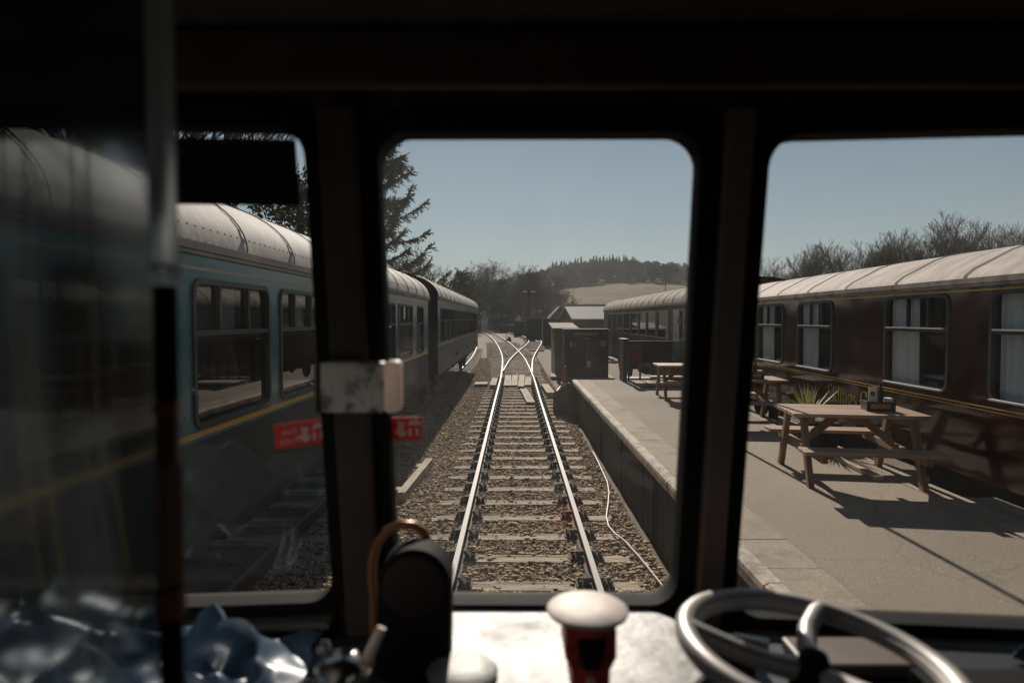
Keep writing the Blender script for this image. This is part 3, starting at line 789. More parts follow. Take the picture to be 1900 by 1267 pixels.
# gold lettering drawn with a broad nib: thick uprights, thin crossings
def arc(cx, cz, rx, rz, a0, a1, n=12):
    return [(cx+rx*math.cos(R(a0+(a1-a0)*i/n)), cz+rz*math.sin(R(a0+(a1-a0)*i/n))) for i in range(n+1)]
GL = {
 'S': (.62, [arc(.31,.76,.23,.22,35,270,14)+arc(.31,.27,.25,.27,90,-150,14)]),
 'i': (.30, [[(.15,.0),(.15,.64)], [(.15,.80),(.15,.90)], [(.04,.0),(.26,.0)], [(.05,.63),(.15,.64)]]),
 'd': (.60, [arc(.27,.31,.21,.31,0,360,20), [(.48,.0),(.48,1.0)], [(.40,.99),(.48,1.0)], [(.48,.0),(.57,.0)]]),
 'n': (.64, [[(.13,.0),(.13,.64)], arc(.31,.38,.18,.25,170,0,10)+[(.49,.0)], [(.04,.0),(.23,.0)], [(.40,.0),(.58,.0)], [(.05,.63),(.13,.64)]]),
 'g': (.56, [arc(.26,.42,.19,.22,0,360,18), arc(.26,-.10,.22,.15,0,360,16), [(.2,.2),(.14,.12),(.3,.05)], [(.42,.58),(.54,.62)]]),
 's': (.48, [arc(.24,.48,.15,.15,40,270,10)+arc(.24,.17,.17,.17,90,-150,10)]),
 'C': (.80, [arc(.42,.5,.34,.5,45,315,24), [(.68,.97),(.67,.72)]]),
 'a': (.54, [arc(.23,.20,.18,.20,0,360,16), [(.42,.0),(.42,.42)]+arc(.25,.44,.17,.20,0,150,8), [(.42,.0),(.52,.0)]]),
 'f': (.38, [[(.15,.0),(.15,.76)]+arc(.30,.78,.15,.21,180,40,8), [(.03,.62),(.32,.62)], [(.04,.0),(.27,.0)]]),
 'é': (.54, [[(.09,.34),(.46,.34)]+arc(.27,.32,.19,.32,10,330,18), [(.25,.74),(.36,.92)]]),
 ' ': (.30, []),
}
def lettering(text, size, mp, spacing=.02):
    mb = MB(); x = 0
    for ch in text:
        adv, strokes = GL[ch]
        for st in strokes:
            for (a, b) in zip(st, st[1:]):
                dx, dz = b[0]-a[0], b[1]-a[1]; l_ = math.hypot(dx, dz)
                if l_ < 1e-6: continue
                wd = .045 + .085*abs(dz)/l_
                nx_, nz_ = (1, 0) if abs(dz)/l_ > .5 else (0, 1)
                h_ = wd/2 if nx_ else .028
                e = .02
                a2 = (a[0]-dx/l_*e, a[1]-dz/l_*e); b2 = (b[0]+dx/l_*e, b[1]+dz/l_*e)
                q = [(a2[0]-nx_*h_, a2[1]-nz_*h_), (a2[0]+nx_*h_, a2[1]+nz_*h_), (b2[0]+nx_*h_, b2[1]+nz_*h_), (b2[0]-nx_*h_, b2[1]-nz_*h_)]
                mb.add([mp((x+u)*size, v*size) for u, v in q], [(0,1,2,3)])
        x += adv + spacing
    return mb, x*size
# reads left to right when looking at the coach's left flank from the platform: text runs toward -Y
y_start = S_ + 9.66
mbt, wid = lettering('Sidings Café', .24, lambda u, v: (-1.4045, y_start-u*1.0, 1.44+v))
mbt.build('gold_lettering', M['gold'], cafe)
for yy in (S_+6.55, S_+6.35): pass
# table with menu seen through the window
mb = MB(); mb.box(-1.15,-.3, S_+7.0, S_+7.75, 1.96, 2.0); mb.build('dining_table', M['cloth_w'], cafe)
mb = MB(); mb.add([(-1.2,S_+7.13,2.0),(-1.12,S_+7.30,2.0),(-1.16,S_+7.31,2.28),(-1.24,S_+7.14,2.28)], [(0,1,2,3)])
mb.build('menu_card', M['paper'], cafe)

# far brown coach
wf = [(a-15.66, b-15.54, 2.08, 2.93) for a, b in ((17.0,17.6),(18.9,20.35),(20.6,21.95),(22.15,23.4),(23.6,25.0),(25.3,26.6),(26.9,28.1),(28.4,29.6),(29.9,31.1))]
far = vehicle('faded brown coach with mossy roof standing beyond the dining coach', (4.62+1.4,15.6,0), 0, 16.9, 1.4, -1, 1.0, 3.13, 3.72, wf,
        M['maroon2'], M['maroon2'], 1.85, M['roofmoss'], [], M['alu'], cat='train coach', name='brown_coach', transom=0, radius=.05, vents=False, ribmat=M['roofmoss'])
mb = MB(); mb.box(-1.43,-1.401, 1.95, 2.6, 1.3, 2.95); mb.build('door', M['teal'], far)
mb = MB(); mb.lathe([(.05,0),(.06,.06),(.03,.16)], (-1.47, 1.75, 2.55), n=10); mb.build('lamp', M['red'], far)

# ================================================================== PLATFORM FURNITURE
def picnic_table(label, loc, rz, L=1.42, first=None):
    t = thing('picnic_table', label, 'picnic table', loc, rz, 'picnic tables along the platform')
    H = .78; Wd = .84
    mb = MB(); n = 6; bw = Wd/n
    for i in range(n):
        y = -Wd/2 + bw*i; mb.box(-L/2, L/2, y+.004, y+bw-.004, H-.04, H)
    mb.build('tabletop', M['table'], t, bevel=.004)
    mb = MB()
    for x in (-L/2+.2, L/2-.2, 0): mb.box(x-.035, x+.035, -Wd/2+.04, Wd/2-.04, H-.115, H-.042)
    mb.build('batten', M['leg'], t)
    for s in (-1, 1):
        mb = MB()
        for k in range(2):
            y = s*.70 + (k-.5)*.145; mb.box(-L/2, L/2, y-.068, y+.068, .40, .44)
        mb.build('bench', M['table'], t, bevel=.004)
    for sx in (-1, 1):
        x = sx*(L/2-.2)
        for s in (-1, 1):
            mb = MB(); x2 = x+sx*.062
            mb.add([(x2-.03,s*.24,H-.05),(x2+.03,s*.24,H-.05),(x2+.03,s*.34,H-.05),(x2-.03,s*.34,H-.05),
                    (x2-.03,s*.52,0),(x2+.03,s*.52,0),(x2+.03,s*.62,0),(x2-.03,s*.62,0)],
                   [(0,1,2,3),(7,6,5,4),(0,4,5,1),(1,5,6,2),(2,6,7,3),(3,7,4,0)])
            mb.build('leg', M['leg'], t, bevel=.004)
        mb = MB(); mb.box(x-.032, x+.03, -.82, .82, .315, .398); mb.build('bench_rail', M['leg'], t, bevel=.004)
        mb = MB(); mb.bar((x-sx*.02, 0, .40), (x-sx*.42, 0, H-.05), .06, .08); mb.build('brace', M['leg'], t)
    return t
T1 = picnic_table('nearest wooden picnic table on the platform with a black caddy on its far end', (3.86,7.25,PZ), -R(8))
T3 = copy_tree(T1); T3.location = (4.0, 11.15, PZ); T3.rotation_euler = (0,0,-R(5)); T3["label"] = 'middle wooden picnic table half hidden behind the right hand window pillar'
T2 = copy_tree(T1); T2.location = (3.98, 14.5, PZ); T2.rotation_euler = (0,0,-R(3)); T2["label"] = 'farthest wooden picnic table near the platform end by the black cart'
def caddy(label, loc, rz):
    t = thing('condiment_caddy', label, 'condiment box', loc, rz, 'condiment caddies on the picnic tables')
    mb = MB(); w_, d_, h_ = .30, .20, .11
    mb.box(-w_/2,w_/2,-d_/2,d_/2,0,.012)
    mb.box(-w_/2,w_/2,-d_/2,-d_/2+.012,.0125,h_); mb.box(-w_/2,w_/2,d_/2-.012,d_/2,.0125,h_)
    mb.box(-w_/2,-w_/2+.012,-d_/2+.0125,d_/2-.0125,.0125,h_); mb.box(w_/2-.012,w_/2,-d_/2+.0125,d_/2-.0125,.0125,h_); mb.box(-.006,.006,-d_/2+.0125,d_/2-.0125,.0125,h_*.9)
    mb.build('tray', M['blackplastic'], t, bevel=.003)
    mb = MB(); mb.box(-.115,.095,-d_/2-.005,-d_/2-.001,.03,.085); mb.build('brass_plate', M['brass'], t)
    mb = MB(); mb.box(-.105,-.015,-.004,.004,.02,.27); c = mb.build('menu_card', M['paper'], t)
    mb = MB(); mb.lathe([(.028,0),(.028,.003)], (-.06,-.0045,.19), axis=(0,-1,0), n=14); mb.build('red_emblem', M['redprint'], c)
    mb = MB(); mb.lathe([(.03,.0),(.033,.12),(.03,.2),(.012,.25),(.012,.30),(.02,.31)], (.035,.03,.012), n=12); mb.build('sauce_bottle', M['blackplastic'], t, smooth=True)
    mb = MB(); mb.box(.07,.135,-.05,.05,.02,.145); mb.build('napkin_stack', M['paper'], t)
    return t
p = at_y(1652, 764, 6.98)
c1 = caddy('black condiment caddy with brass plate and menu card on the nearest table', (4.17,7.18,PZ+.781), -R(10))
c2 = copy_tree(c1); c2.location = (4.22, 11.05, PZ+.781); c2.rotation_euler = (0,0,-R(5)); c2["label"] = 'black condiment caddy with menu card on the middle table by the pillar'
# trough with yucca
t = thing('trough_planter', 'black trough planter behind the nearest table holding a spiky plant', 'planter', (4.28,9.1,PZ))
mb = MB(); mb.box(-.28,.28,-.3,.3,0,.30); mb.box(-.31,.31,-.33,.33,.301,.36); mb.build('trough', M['blackplastic'], t, bevel=.006)
mb = MB(); mb.add([(-.27,-.29,.363),(.27,-.29,.363),(.27,.29,.363),(-.27,.29,.363)], [(0,1,2,3)]); mb.build('soil', M['bark'], t)
t = thing('yucca_plant', 'spiky green and yellow leaved plant growing in the black trough', 'plant', (4.25,9.05,PZ+.365))
mb = MB(); rng = random.Random(3)
for k in range(62):
    a = rng.uniform(0, 6.283); el = rng.uniform(.25, 1.5); l_ = rng.uniform(.42, .66); w_ = .017
    d = Vector((math.cos(a)*math.cos(el), math.sin(a)*math.cos(el), math.sin(el))); sd = d.cross(Vector((0,0,1))).normalized()
    pr = []
    for i in range(5):
        f = i/4; p = d*l_*f - Vector((0,0,.10*f*f*math.cos(el))); ww = w_*(1-f**2)*(.6+.8*f if f < .5 else 1)
        pr += [p-sd*ww+Vector((0,0,.004)), p+sd*ww+Vector((0,0,.004))]
    mb.add(pr, [(2*i, 2*i+1, 2*i+3, 2*i+2) for i in range(4)])
mb.build('leaves', M['yucca'], t)
mb = MB(); mb.lathe([(.05,-.02),(.045,.08),(.03,.14)], n=10); mb.build('stem', M['bark'], t)
# loose board below the table
a = at_z(1553,848,PZ+.03); b = at_z(1630,887,PZ+.03)
mb = MB(); mb.bar(a, b, .10, .05); props(mb.build('timber_board', M['board'], bevel=.004), 'thin pale timber lying on the platform under the nearest table', 'timber')
# tall slim parasol pole standing behind the tables: throws the long thin shadow
# (the pole stands behind the window pillar; its shadow crosses the nearest table)
pole = thing('parasol_pole', 'tall slim dark pole standing behind the window pillar between the picnic tables', 'pole', (3.18,10.1,PZ))
mb = MB(); mb.tube([(0,0,0.05),(0,0,4.1)], .026, 10); mb.build('pole', M['darkmetal'], pole, smooth=True)
mb = MB(); mb.lathe([(.22,0),(.22,.05),(.05,.07),(.04,.2)], n=20); mb.build('base', M['darkmetal'], pole, smooth=True)

# black cart with red panel near the platform end, slatted deck before it
t = thing('luggage_cart', 'black wooden cart with a faded red patch at the platform end', 'cart', (3.30,18.25,PZ))
mb = MB(); mb.box(-.0,1.28,-.04,.0,.62,1.14); mb.box(-.04,1.3,-.06,.02,1.141,1.19); mb.box(-.02,1.3,-.05,.01,.56,.619); mb.build('side_panel', M['blackshed'], t)
mb = MB(); mb.box(.03,.42,-.05,-.042,.66,1.10); mb.build('red_patch', mat('faded_red', (.16,.035,.035), .6, col2=(.06,.03,.03), c2scale=6), t)
for x in (.0, .33, .66, .98, 1.24):
    mb = MB(); mb.box(x, x+.05, -.04, .01, 0.0, .559); mb.build('upright', M['blackshed'], t)
mb = MB(); mb.box(-.16,-.041,-.1,.5,.0,1.2); mb.box(-.2,-.0,-.12,.52,1.201,1.25); mb.build('end_panel', M['blackshed'], t)
mb = MB(); mb.box(.0,1.25,.02,.5,.05,.10); mb.build('floor', M['blackshed'], t)
t = thing('slatted_deck', 'low slatted wooden deck lying in front of the black cart', 'wooden deck', (3.35,16.75,PZ))
mb = MB()
for k in range(8): mb.box(0,1.3,.16*k,.16*k+.145,.03,.055)
mb.build('slats', M['board'], t)
mb = MB(); mb.box(.05,.12,0,1.27,.004,.029); mb.box(1.18,1.25,0,1.27,.004,.029); mb.build('bearers', M['board'], t)
# black cabin + boarded shed beyond the platform
t = thing('black_cabin', 'tall black metal cabin beyond the end of the platform', 'cabin', (2.30,29.0,-.15))
mb = MB(); mb.box(0,2.05,0,1.5,.12,2.32); mb.build('body', M['blackshed'], t, bevel=.05)
mb = MB(); mb.box(.42,1.55,-.05,-.002,2.06,2.2); mb.box(-.05,2.1,-.05,1.55,2.321,2.36); mb.build('roof', M['slate2'], t)
mb = MB(); mb.box(-.1,2.3,-.3,1.6,0,.119); mb.build('plinth', M['olive'], t)
for (x, z, w_, h_) in ((.25,1.55,.10,.22), (.46,1.55,.05,.14), (.9,1.9,.28,.03), (1.02,1.5,.05,.1), (1.05,.6,.16,.28)):
    mb = MB(); mb.box(x,x+w_,-.012,-.003,z,z+h_); mb.build('notice', M['plate'] if z > .7 else M['white'], t)
mb = MB(); mb.box(1.0,1.05,-.04,-.003,.9,1.3); mb.build('door_handle', M['alu'], t)
mb = MB()
for x in (.36, .93, 1.52): mb.box(x,x+.025,-.015,-.003,.2,2.25)
for z in (.5, 1.2, 1.95): mb.box(.06,.30,-.03,-.003,z,z+.05); mb.box(1.56,1.9,-.03,-.003,z,z+.05)
mb.build('panel_joints', M['darkmetal'], t)
mb = MB()
for k in range(6): mb.box(1.58,1.95,-.02,-.003,1.55+.045*k,1.57+.045*k)
mb.build('vent_slats', M['plate'], t)
t = thing('boarded_shed', 'small boarded shed with shiny corrugated roof behind the black cabin', 'shed', (1.98,31.0,-.15))
mb = MB(); mb.box(0,1.0,0,3.0,0,2.35); mb.build('wall', M['olive'], t)
mb = MB(); n = 40
for i in range(n):
    x0 = -.15+3.0*i/n; z = .02*(i % 2)
    mb.v += []
rows = []
for i in range(n+1): rows.append((-.15+1.3*i/n, .025*math.sin(i*1.57)))
mb.v = [(x, -.5, 2.38+dz) for x, dz in rows] + [(x, 3.2, 2.62+dz) for x, dz in rows]
mb.f = [(i, i+1, i+n+2, i+n+1) for i in range(n)]; mb.m = [0]*n
mb.build('roof', M['corr'], t)
# red cone
t = thing('traffic_cone', 'red cone on a grey block before the black cabin', 'cone', (2.12,26.2,-.2))
mb = MB(); mb.box(-.17,.17,-.17,.17,0,.22); mb.build('base', M['plate'], t, bevel=.01)
mb = MB(); mb.lathe([(.16,.22),(.13,.3),(.05,.85),(.03,.92)], n=16); mb.build('cone', M['red'], t, smooth=True)
# lever beside the far tracks
t = thing('point_lever', 'small black point lever box between the diverging tracks', 'point lever', (-.75,78,-.15))
mb = MB(); mb.box(-.35,.35,-.3,.3,0,.35); mb.box(-.1,.25,-.2,.2,.351,.6); mb.build('box', M['chair'], t, bevel=.03)
mb = MB(); mb.tube([(-.2,0,.3),(-.35,0,1.25)], .035, 6); mb.build('lever', M['chair'], t)

# ================================================================== BUILDINGS AND YARD
def house(name, label, cat, loc, rz, w_, d_, he, hr, mw, mr, ridge='x', chim=False, wins=0, over=.25):
    t = thing(name, label, cat, loc, rz)
    mb = MB(); mb.box(-w_/2,w_/2,-d_/2,d_/2,-.4,he)
    if ridge == 'x':
        for x in (-w_/2, w_/2): mb.add([(x,-d_/2,he),(x,d_/2,he),(x,0,hr)], [(0,1,2)])
    else:
        for y in (-d_/2, d_/2): mb.add([(-w_/2,y,he),(w_/2,y,he),(0,y,hr)], [(0,1,2)])
    mb.build('wall', mw, t)
    mb = MB(); th = .12
    if ridge == 'x':
        k = (hr-he)/(d_/2)
        for s in (-1, 1):
            a = [(-w_/2-over, s*(d_/2+over), he-k*over+.03), (w_/2+over, s*(d_/2+over), he-k*over+.03), (w_/2+over, 0, hr+.03), (-w_/2-over, 0, hr+.03)]
            mb.add(a + [(x,y,z+th) for x,y,z in a], [(0,1,2,3),(4,7,6,5),(0,4,5,1),(1,5,6,2),(2,6,7,3),(3,7,4,0)])
    else:
        k = (hr-he)/(w_/2)
        for s in (-1, 1):
            a = [(s*(w_/2+over), -d_/2-over, he-k*over+.03), (s*(w_/2+over), d_/2+over, he-k*over+.03), (0, d_/2+over, hr+.03), (0, -d_/2-over, hr+.03)]
            mb.add(a + [(x,y,z+th) for x,y,z in a], [(0,1,2,3),(4,7,6,5),(0,4,5,1),(1,5,6,2),(2,6,7,3),(3,7,4,0)])
    rf = mb.build('roof', mr, t)
    if chim:
        mb = MB(); mb.box(w_*.3,w_*.3+.6,-.3,.3,hr-.6,hr+.9)
        for k in range(3): mb.lathe([(.1,0),(.08,.35)], (w_*.3+.12+.18*k,0,hr+.9), n=8)
        mb.build('chimney', M['brick'], rf)
    for i in range(wins):
        x = -w_/2 + w_*(i+.5)/wins
        mb = MB(); mb.box(x-.35,x+.35,-d_/2-.03,-d_/2-.002,he*.45,he*.45+.9); mb.build('window', M['winframe'], t)
    return t
house('gabled_house', 'dark gabled building end with slate roof beyond the yard', 'house', (8.2,118,-.4), 0, 4.6, 9, 2.7, 5.2, M['brick'], M['slate'], 'y', wins=2)
house('low_shed', 'low brown shed with bright white sheet roof behind the black cabin', 'shed', (8.0,60,-.3), R(4), 6.0, 8, 2.9, 4.0, M['brick'], M['corr'], 'x', wins=3)
house('terrace_row', 'long low building with grey tiled roof beyond the yard', 'house', (22,150,-.4), R(-3), 26, 9, 4.0, 6.4, M['render'], M['slate2'], 'x', chim=True, wins=6)
house('brick_outbuilding', 'brown flat fronted outbuilding between the gabled house and white roof', 'outbuilding', (9.9,98,-.4), 0, 4, 4, 4.0, 4.4, M['brick'], M['slate'], 'x')
house('cottage', 'pale cottage with grey pitched roof among the trees on the left', 'house', (-5.6,165,0), R(25), 6.0, 7, 4.0, 7.0, M['render'], M['slate2'], 'x', wins=2)
house('cottage', 'small grey roofed cottage half hidden behind bare trees', 'house', (-1.6,185,0), R(-20), 5.0, 6, 3.2, 5.6, M['render'], M['slate'], 'x', wins=2)
house('white_cottage', 'small white cottage at the foot of the dry field', 'house', (19,230,1.0), R(10), 7, 6, 4.2, 7.0, M['white'], M['slate'], 'x', chim=True, wins=2)
# dark yard stores (each of its own)
def store(label, px, Y, w_, h_, m='blackshed', d_=2.5):
    x = (px-955)/FPX*Y
    t = thing('yard_store', label, 'storage shed', (x, Y, -.3), 0, 'dark stores along the yard')
    mb = MB(); mb.box(-w_/2,w_/2,0,d_,0,h_)
    for k in range(int(w_/.28)): mb.box(-w_/2+.28*k, -w_/2+.28*k+.05, -.04, -.001, .1, h_-.1)
    mb.build('wall', M[m], t)
    mb = MB(); mb.box(-w_/2-.1,w_/2+.1,-.15,d_+.1,h_+.002,h_+.07); mb.build('roof', M['slate2'], t)
store('dark boarded store nearest to the shed with corrugated roof', 1028, 66, 2.3, 2.95)
store('wide dark boarded store beside the right hand tracks', 1000, 84, 3.4, 3.0)
store('small dark store with pale roof edge at the yard centre', 968, 104, 2.6, 2.6)
store('low grey green store beyond the yard centre', 944, 130, 4.0, 1.7)
# brake van far on the left track
t = thing('brake_van', 'rusty brown van standing far along the left hand track', 'railway van', (-8.2,131,-.1), R(4))
mb = MB(); mb.box(-1.2,1.2,0,5,.8,3.0); mb.build('body', M['rust'], t)
mb = MB(); mb.prism([(-1.35,3.0),(1.35,3.0),(.8,3.3),(0,3.42),(-.8,3.3)], -.2, 5.2, lambda u,v,w_: (u,w_,v+.003)); mb.build('roof', M['slate2'], t)
mb = MB(); mb.box(-.9,-.3,-.03,-.002,1.7,2.6); mb.box(.3,.9,-.03,-.002,1.7,2.6); mb.build('window', M['amber'], t)
mb = MB(); mb.box(-1.1,1.1,.3,4.7,.3,.795); mb.build('underframe', M['darkmetal'], t)
# yard lamp mast
t = thing('yard_lamp', 'tall dark yard lamp post with two heads near the gabled building', 'lamp post', (2.1,92,-.4))
mb = MB(); mb.tube([(0,0,0),(0,0,7.0)], .09, 8); mb.bar((-.6,0,6.9),(.6,0,6.9),.08,.08); mb.build('post', M['darkmetal'], t)
for s in (-1, 1):
    mb = MB(); mb.box(s*.6-.3, s*.6+.3, -.2, .2, 6.95, 7.12); mb.build('lamp_head', M['white'], t)

# ================================================================== TREES
def mesh_from_segments(name, segs, material, parent, sides=3):
    """segs: (p0,p1,r0,r1)"""
    A = np.array([list(s[0]) for s in segs]); B = np.array([list(s[1]) for s in segs])
    r0 = np.array([s[2] for s in segs]); r1 = np.array([s[3] for s in segs]); n = len(segs)
    T = B-A; L = np.linalg.norm(T, axis=1, keepdims=True); T = T/np.maximum(L, 1e-9)
    U = np.cross(T, np.array([.31,.52,.79])); U /= np.maximum(np.linalg.norm(U, axis=1, keepdims=True), 1e-9); W = np.cross(T, U)
    V = np.zeros((n, 2*sides, 3))
    for k in range(sides):
        a = 2*math.pi*k/sides; d = U*math.cos(a)+W*math.sin(a)
        V[:,k] = A+d*r0[:,None]; V[:,sides+k] = B+d*r1[:,None]
    F = np.array([[k, (k+1) % sides, sides+(k+1) % sides, sides+k] for k in range(sides)])
    F = (F[None]+(np.arange(n)*2*sides)[:,None,None]).reshape(-1, 4)
    return raw_mesh(name, V.reshape(-1, 3), F, material, parent)
def raw_mesh(name, V, F, material, parent=None):
    me = bpy.data.meshes.new(name); k = F.shape[1]
    me.vertices.add(len(V)); me.vertices.foreach_set("co", np.ascontiguousarray(V).ravel())
    me.loops.add(F.size); me.loops.foreach_set("vertex_index", np.ascontiguousarray(F).ravel())
    me.polygons.add(len(F)); me.polygons.foreach_set("loop_start", np.arange(0, F.size, k)); me.polygons.foreach_set("loop_total", np.full(len(F), k))
    me.update(); me.validate(); me.materials.append(material)
    o = bpy.data.objects.new(name, me); COL.objects.link(o)
    if parent is not None: o.parent = parent
    return o
def grow(rng, h, levels=5, spread=.55, minr=.012, trunk_r=None, up=.15, kids_=(3,4,4,4)):
    tr, cr = [], []
    def rec(p, d, l_, r, lev):
        n = 4 if lev == 0 else 3; q = p
        pts = [p]
        for i in range(n):
            d = (d + Vector((rng.gauss(0,.12), rng.gauss(0,.12), rng.gauss(0,.05)+up*.3))*(.5 if lev == 0 else 1)).normalized()
            q2 = q + d*(l_/n); ra = r*(1-.55*i/n); rb = r*(1-.55*(i+1)/n)
            (tr if lev < 2 else cr).append((q, q2, max(ra, minr), max(rb, minr*.8))); q = q2; pts.append(q)
        if lev >= levels: return
        for k in range(kids_[min(lev, len(kids_)-1)]):
            f = rng.uniform(.35, 1.0) if lev else rng.uniform(.3, 1.0)
            i = min(n-1, int(f*n)); bp = pts[i].lerp(pts[i+1], f*n-i)
            a = rng.uniform(0, 6.283); side = d.orthogonal().normalized(); side = side*math.cos(a) + d.cross(side)*math.sin(a)
            nd = (d*(1-spread) + side*spread + Vector((0,0,up))).normalized()
            rec(bp, nd, l_*rng.uniform(.5, .75), r*.5*rng.uniform(.8, 1.1), lev+1)
        rec(q, (d+Vector((rng.gauss(0,.2), rng.gauss(0,.2), .1))).normalized(), l_*.62, r*.45, lev+1)
    rec(Vector((0,0,0)), Vector((0,0,1)), h*.42, trunk_r or h*.02, 0)
    return tr, cr
def bare_tree(label, loc, h, seed, group=None, levels=5, minr=.012, m='twig', name='bare_tree', pct=.995, **kw):
    rng = random.Random(seed); tr, cr = grow(rng, h, levels, minr=minr, **kw)
    zz = sorted(s_[1].z for s_ in cr); k = h/zz[int(len(zz)*pct)]
    tr = [(a*k, b*k, c, d) for a, b, c, d in tr]; cr = [(a*k, b*k, c, d) for a, b, c, d in cr]
    t = thing(name, label, 'tree', loc, rng.uniform(0, 6.28), group)
    mesh_from_segments('trunk', tr, M['bark'], t, 6); mesh_from_segments('crown', cr, M[m], t, 3)
    return t
def tuft_tree(label, loc, h, seed, wid, m='ivy', name='evergreen_tree', n=5200, leaf=.16, group=None, conical=False, low=.08):
    """trunk with limbs and a crown of many leaf-sized faces in uneven clumps"""
    rng = np.random.default_rng(seed)
    t = thing(name, label, 'tree', loc, 0, group)
    segs = [(Vector((0,0,0)), Vector((0,0,h*.5)), h*.022, h*.014), (Vector((0,0,h*.5)), Vector((0,0,h*.96)), h*.014, h*.004)]
    nc = 46; C = []
    for k in range(nc):
        f = rng.uniform(low, .97); a = rng.uniform(0, 6.283)
        rad = wid*((1-f)**.8 if conical else math.sqrt(max(.03, 1-(2*f-.9)**2)))*rng.uniform(.25, 1.0)
        c = np.array([rad*math.cos(a), rad*math.sin(a), f*h]); C.append((c, (.22 if conical else .30)*wid*rng.uniform(.6, 1.3)*(1.2-.6*f)))
        segs.append((Vector((0,0,max(.3,f*h-rad*.5))), Vector(c), h*.006, h*.002))
    mesh_from_segments('trunk', segs, M['bark'], t, 5)
    idx = rng.integers(0, nc, n); cc = np.array([C[i][0] for i in idx]); ss = np.array([C[i][1] for i in idx])
    P = cc + rng.normal(0, 1, (n,3))*ss[:,None]*np.array([.75,.75,.6])
    d1 = rng.normal(0,1,(n,3)); d1 /= np.linalg.norm(d1,axis=1,keepdims=True); d2 = np.cross(d1, rng.normal(0,1,(n,3))); d2 /= np.linalg.norm(d2,axis=1,keepdims=True)
    s1 = leaf*rng.uniform(.6,1.5,(n,1)); s2 = s1*.45
    V = np.stack([P-d1*s1, P+d2*s2, P+d1*s1, P-d2*s2], 1).reshape(-1,3)
    F = np.arange(4*n).reshape(-1,4)
    raw_mesh('crown', V, F, M[m], t)
    return t
def spruce(label, loc, h, seed, reach=4.2):
    """open old conifer: long upswept boughs hung with drooping twig sprays"""
    rng = random.Random(seed); t = thing('conifer_tree', label, 'tree', loc)
    segs = [(Vector((0,0,h*i/10)), Vector((rng.gauss(0,.03),0,h*(i+1)/10)), .24*(1-i/10.5), .24*(1-(i+1)/10.5)) for i in range(10)]
    V = []
    for k in range(104):
        f = .12 + .86*k/104; z = h*f; a = k*2.4 + rng.uniform(-1.1, 1.1)
        l_ = (2.45*min(1, (1-f)*3.2)**.8 + (2.3*(.60-f)/.3 if f < .60 else 0))*rng.uniform(.45, 1.12) + .25
        if l_ > 4.3: l_ = 4.3
        d = Vector((math.cos(a), math.sin(a), rng.uniform(-.35, .25))); p = Vector((0,0,z)); n = 8
        for i in range(n):
            d = (d + Vector((rng.gauss(0,.09), rng.gauss(0,.09), rng.uniform(.0,.15)))).normalized(); q = p + d*(l_/n)
            segs.append((p, q, .035*(1-i/n)+.008, .035*(1-(i+1)/n)+.006))
            if i >= 1:
                for s in range(10):
                    b = p.lerp(q, rng.random()); sd = d.cross(Vector((0,0,1))).normalized()*rng.choice((-1,1))
                    tl = rng.uniform(.15, .62)*(1-.35*i/n)
                    td = (d*.55 + sd*rng.uniform(.2,.8) + Vector((0,0,rng.uniform(-.95,.25)))).normalized()
                    if rng.random() < .25: td = (d + Vector((0,0,.3))).normalized()
                    e = b + td*tl
                    for u in range(7):
                        c = b.lerp(e, (u+.5)/7); nd = (td + Vector((rng.gauss(0,.7), rng.gauss(0,.7), rng.gauss(0,.5)))).normalized()
                        o1 = nd.orthogonal().normalized()*.026; ln = rng.uniform(.09, .16)
                        V += [c-nd*ln*.3-o1, c-nd*ln*.3+o1, c+nd*ln+o1*.3, c+nd*ln-o1*.3]
            p = q
    mesh_from_segments('trunk', segs, M['bark'], t, 5)
    VV = np.array([list(v) for v in V]); raw_mesh('crown', VV, np.arange(len(VV)).reshape(-1,4), M['needle'], t)
    return t
def gx(px, Y): return (px-955)/FPX*Y

spruce('tall ragged conifer standing behind the left hand railcars', (gx(708,31),31,-.4), 12.6, 11, 4.7)
bare_tree('bare twiggy tree beside the ragged conifer behind the railcars', (gx(782,42),42,-.4), 7.6, 21, minr=.011, kids_=(4,4,4,4))
bg_ = 'bare trees behind the left hand railcars'
lbl = ['bare tree far left behind the nearest railcar roof', 'bare tree left of the sun visor behind the nearest railcar',
       'bare tree seen above the sun visor', 'bare tree right of the sun visor behind the railcar roof']
for i, (px, Y, h) in enumerate(((60,13,14), (230,15,15), (395,17,16), (385,19,13.5))):
    bare_tree(lbl[i], (gx(px,Y)-1.5, Y, -.4), h, 30+i, bg_, minr=.012, levels=5, spread=.42, up=.25)
tuft_tree('dark ivy covered tree behind the nearest railcar roof', (gx(555,26),26,-.4), 9.0, 41, 2.6, n=6500, leaf=.10)
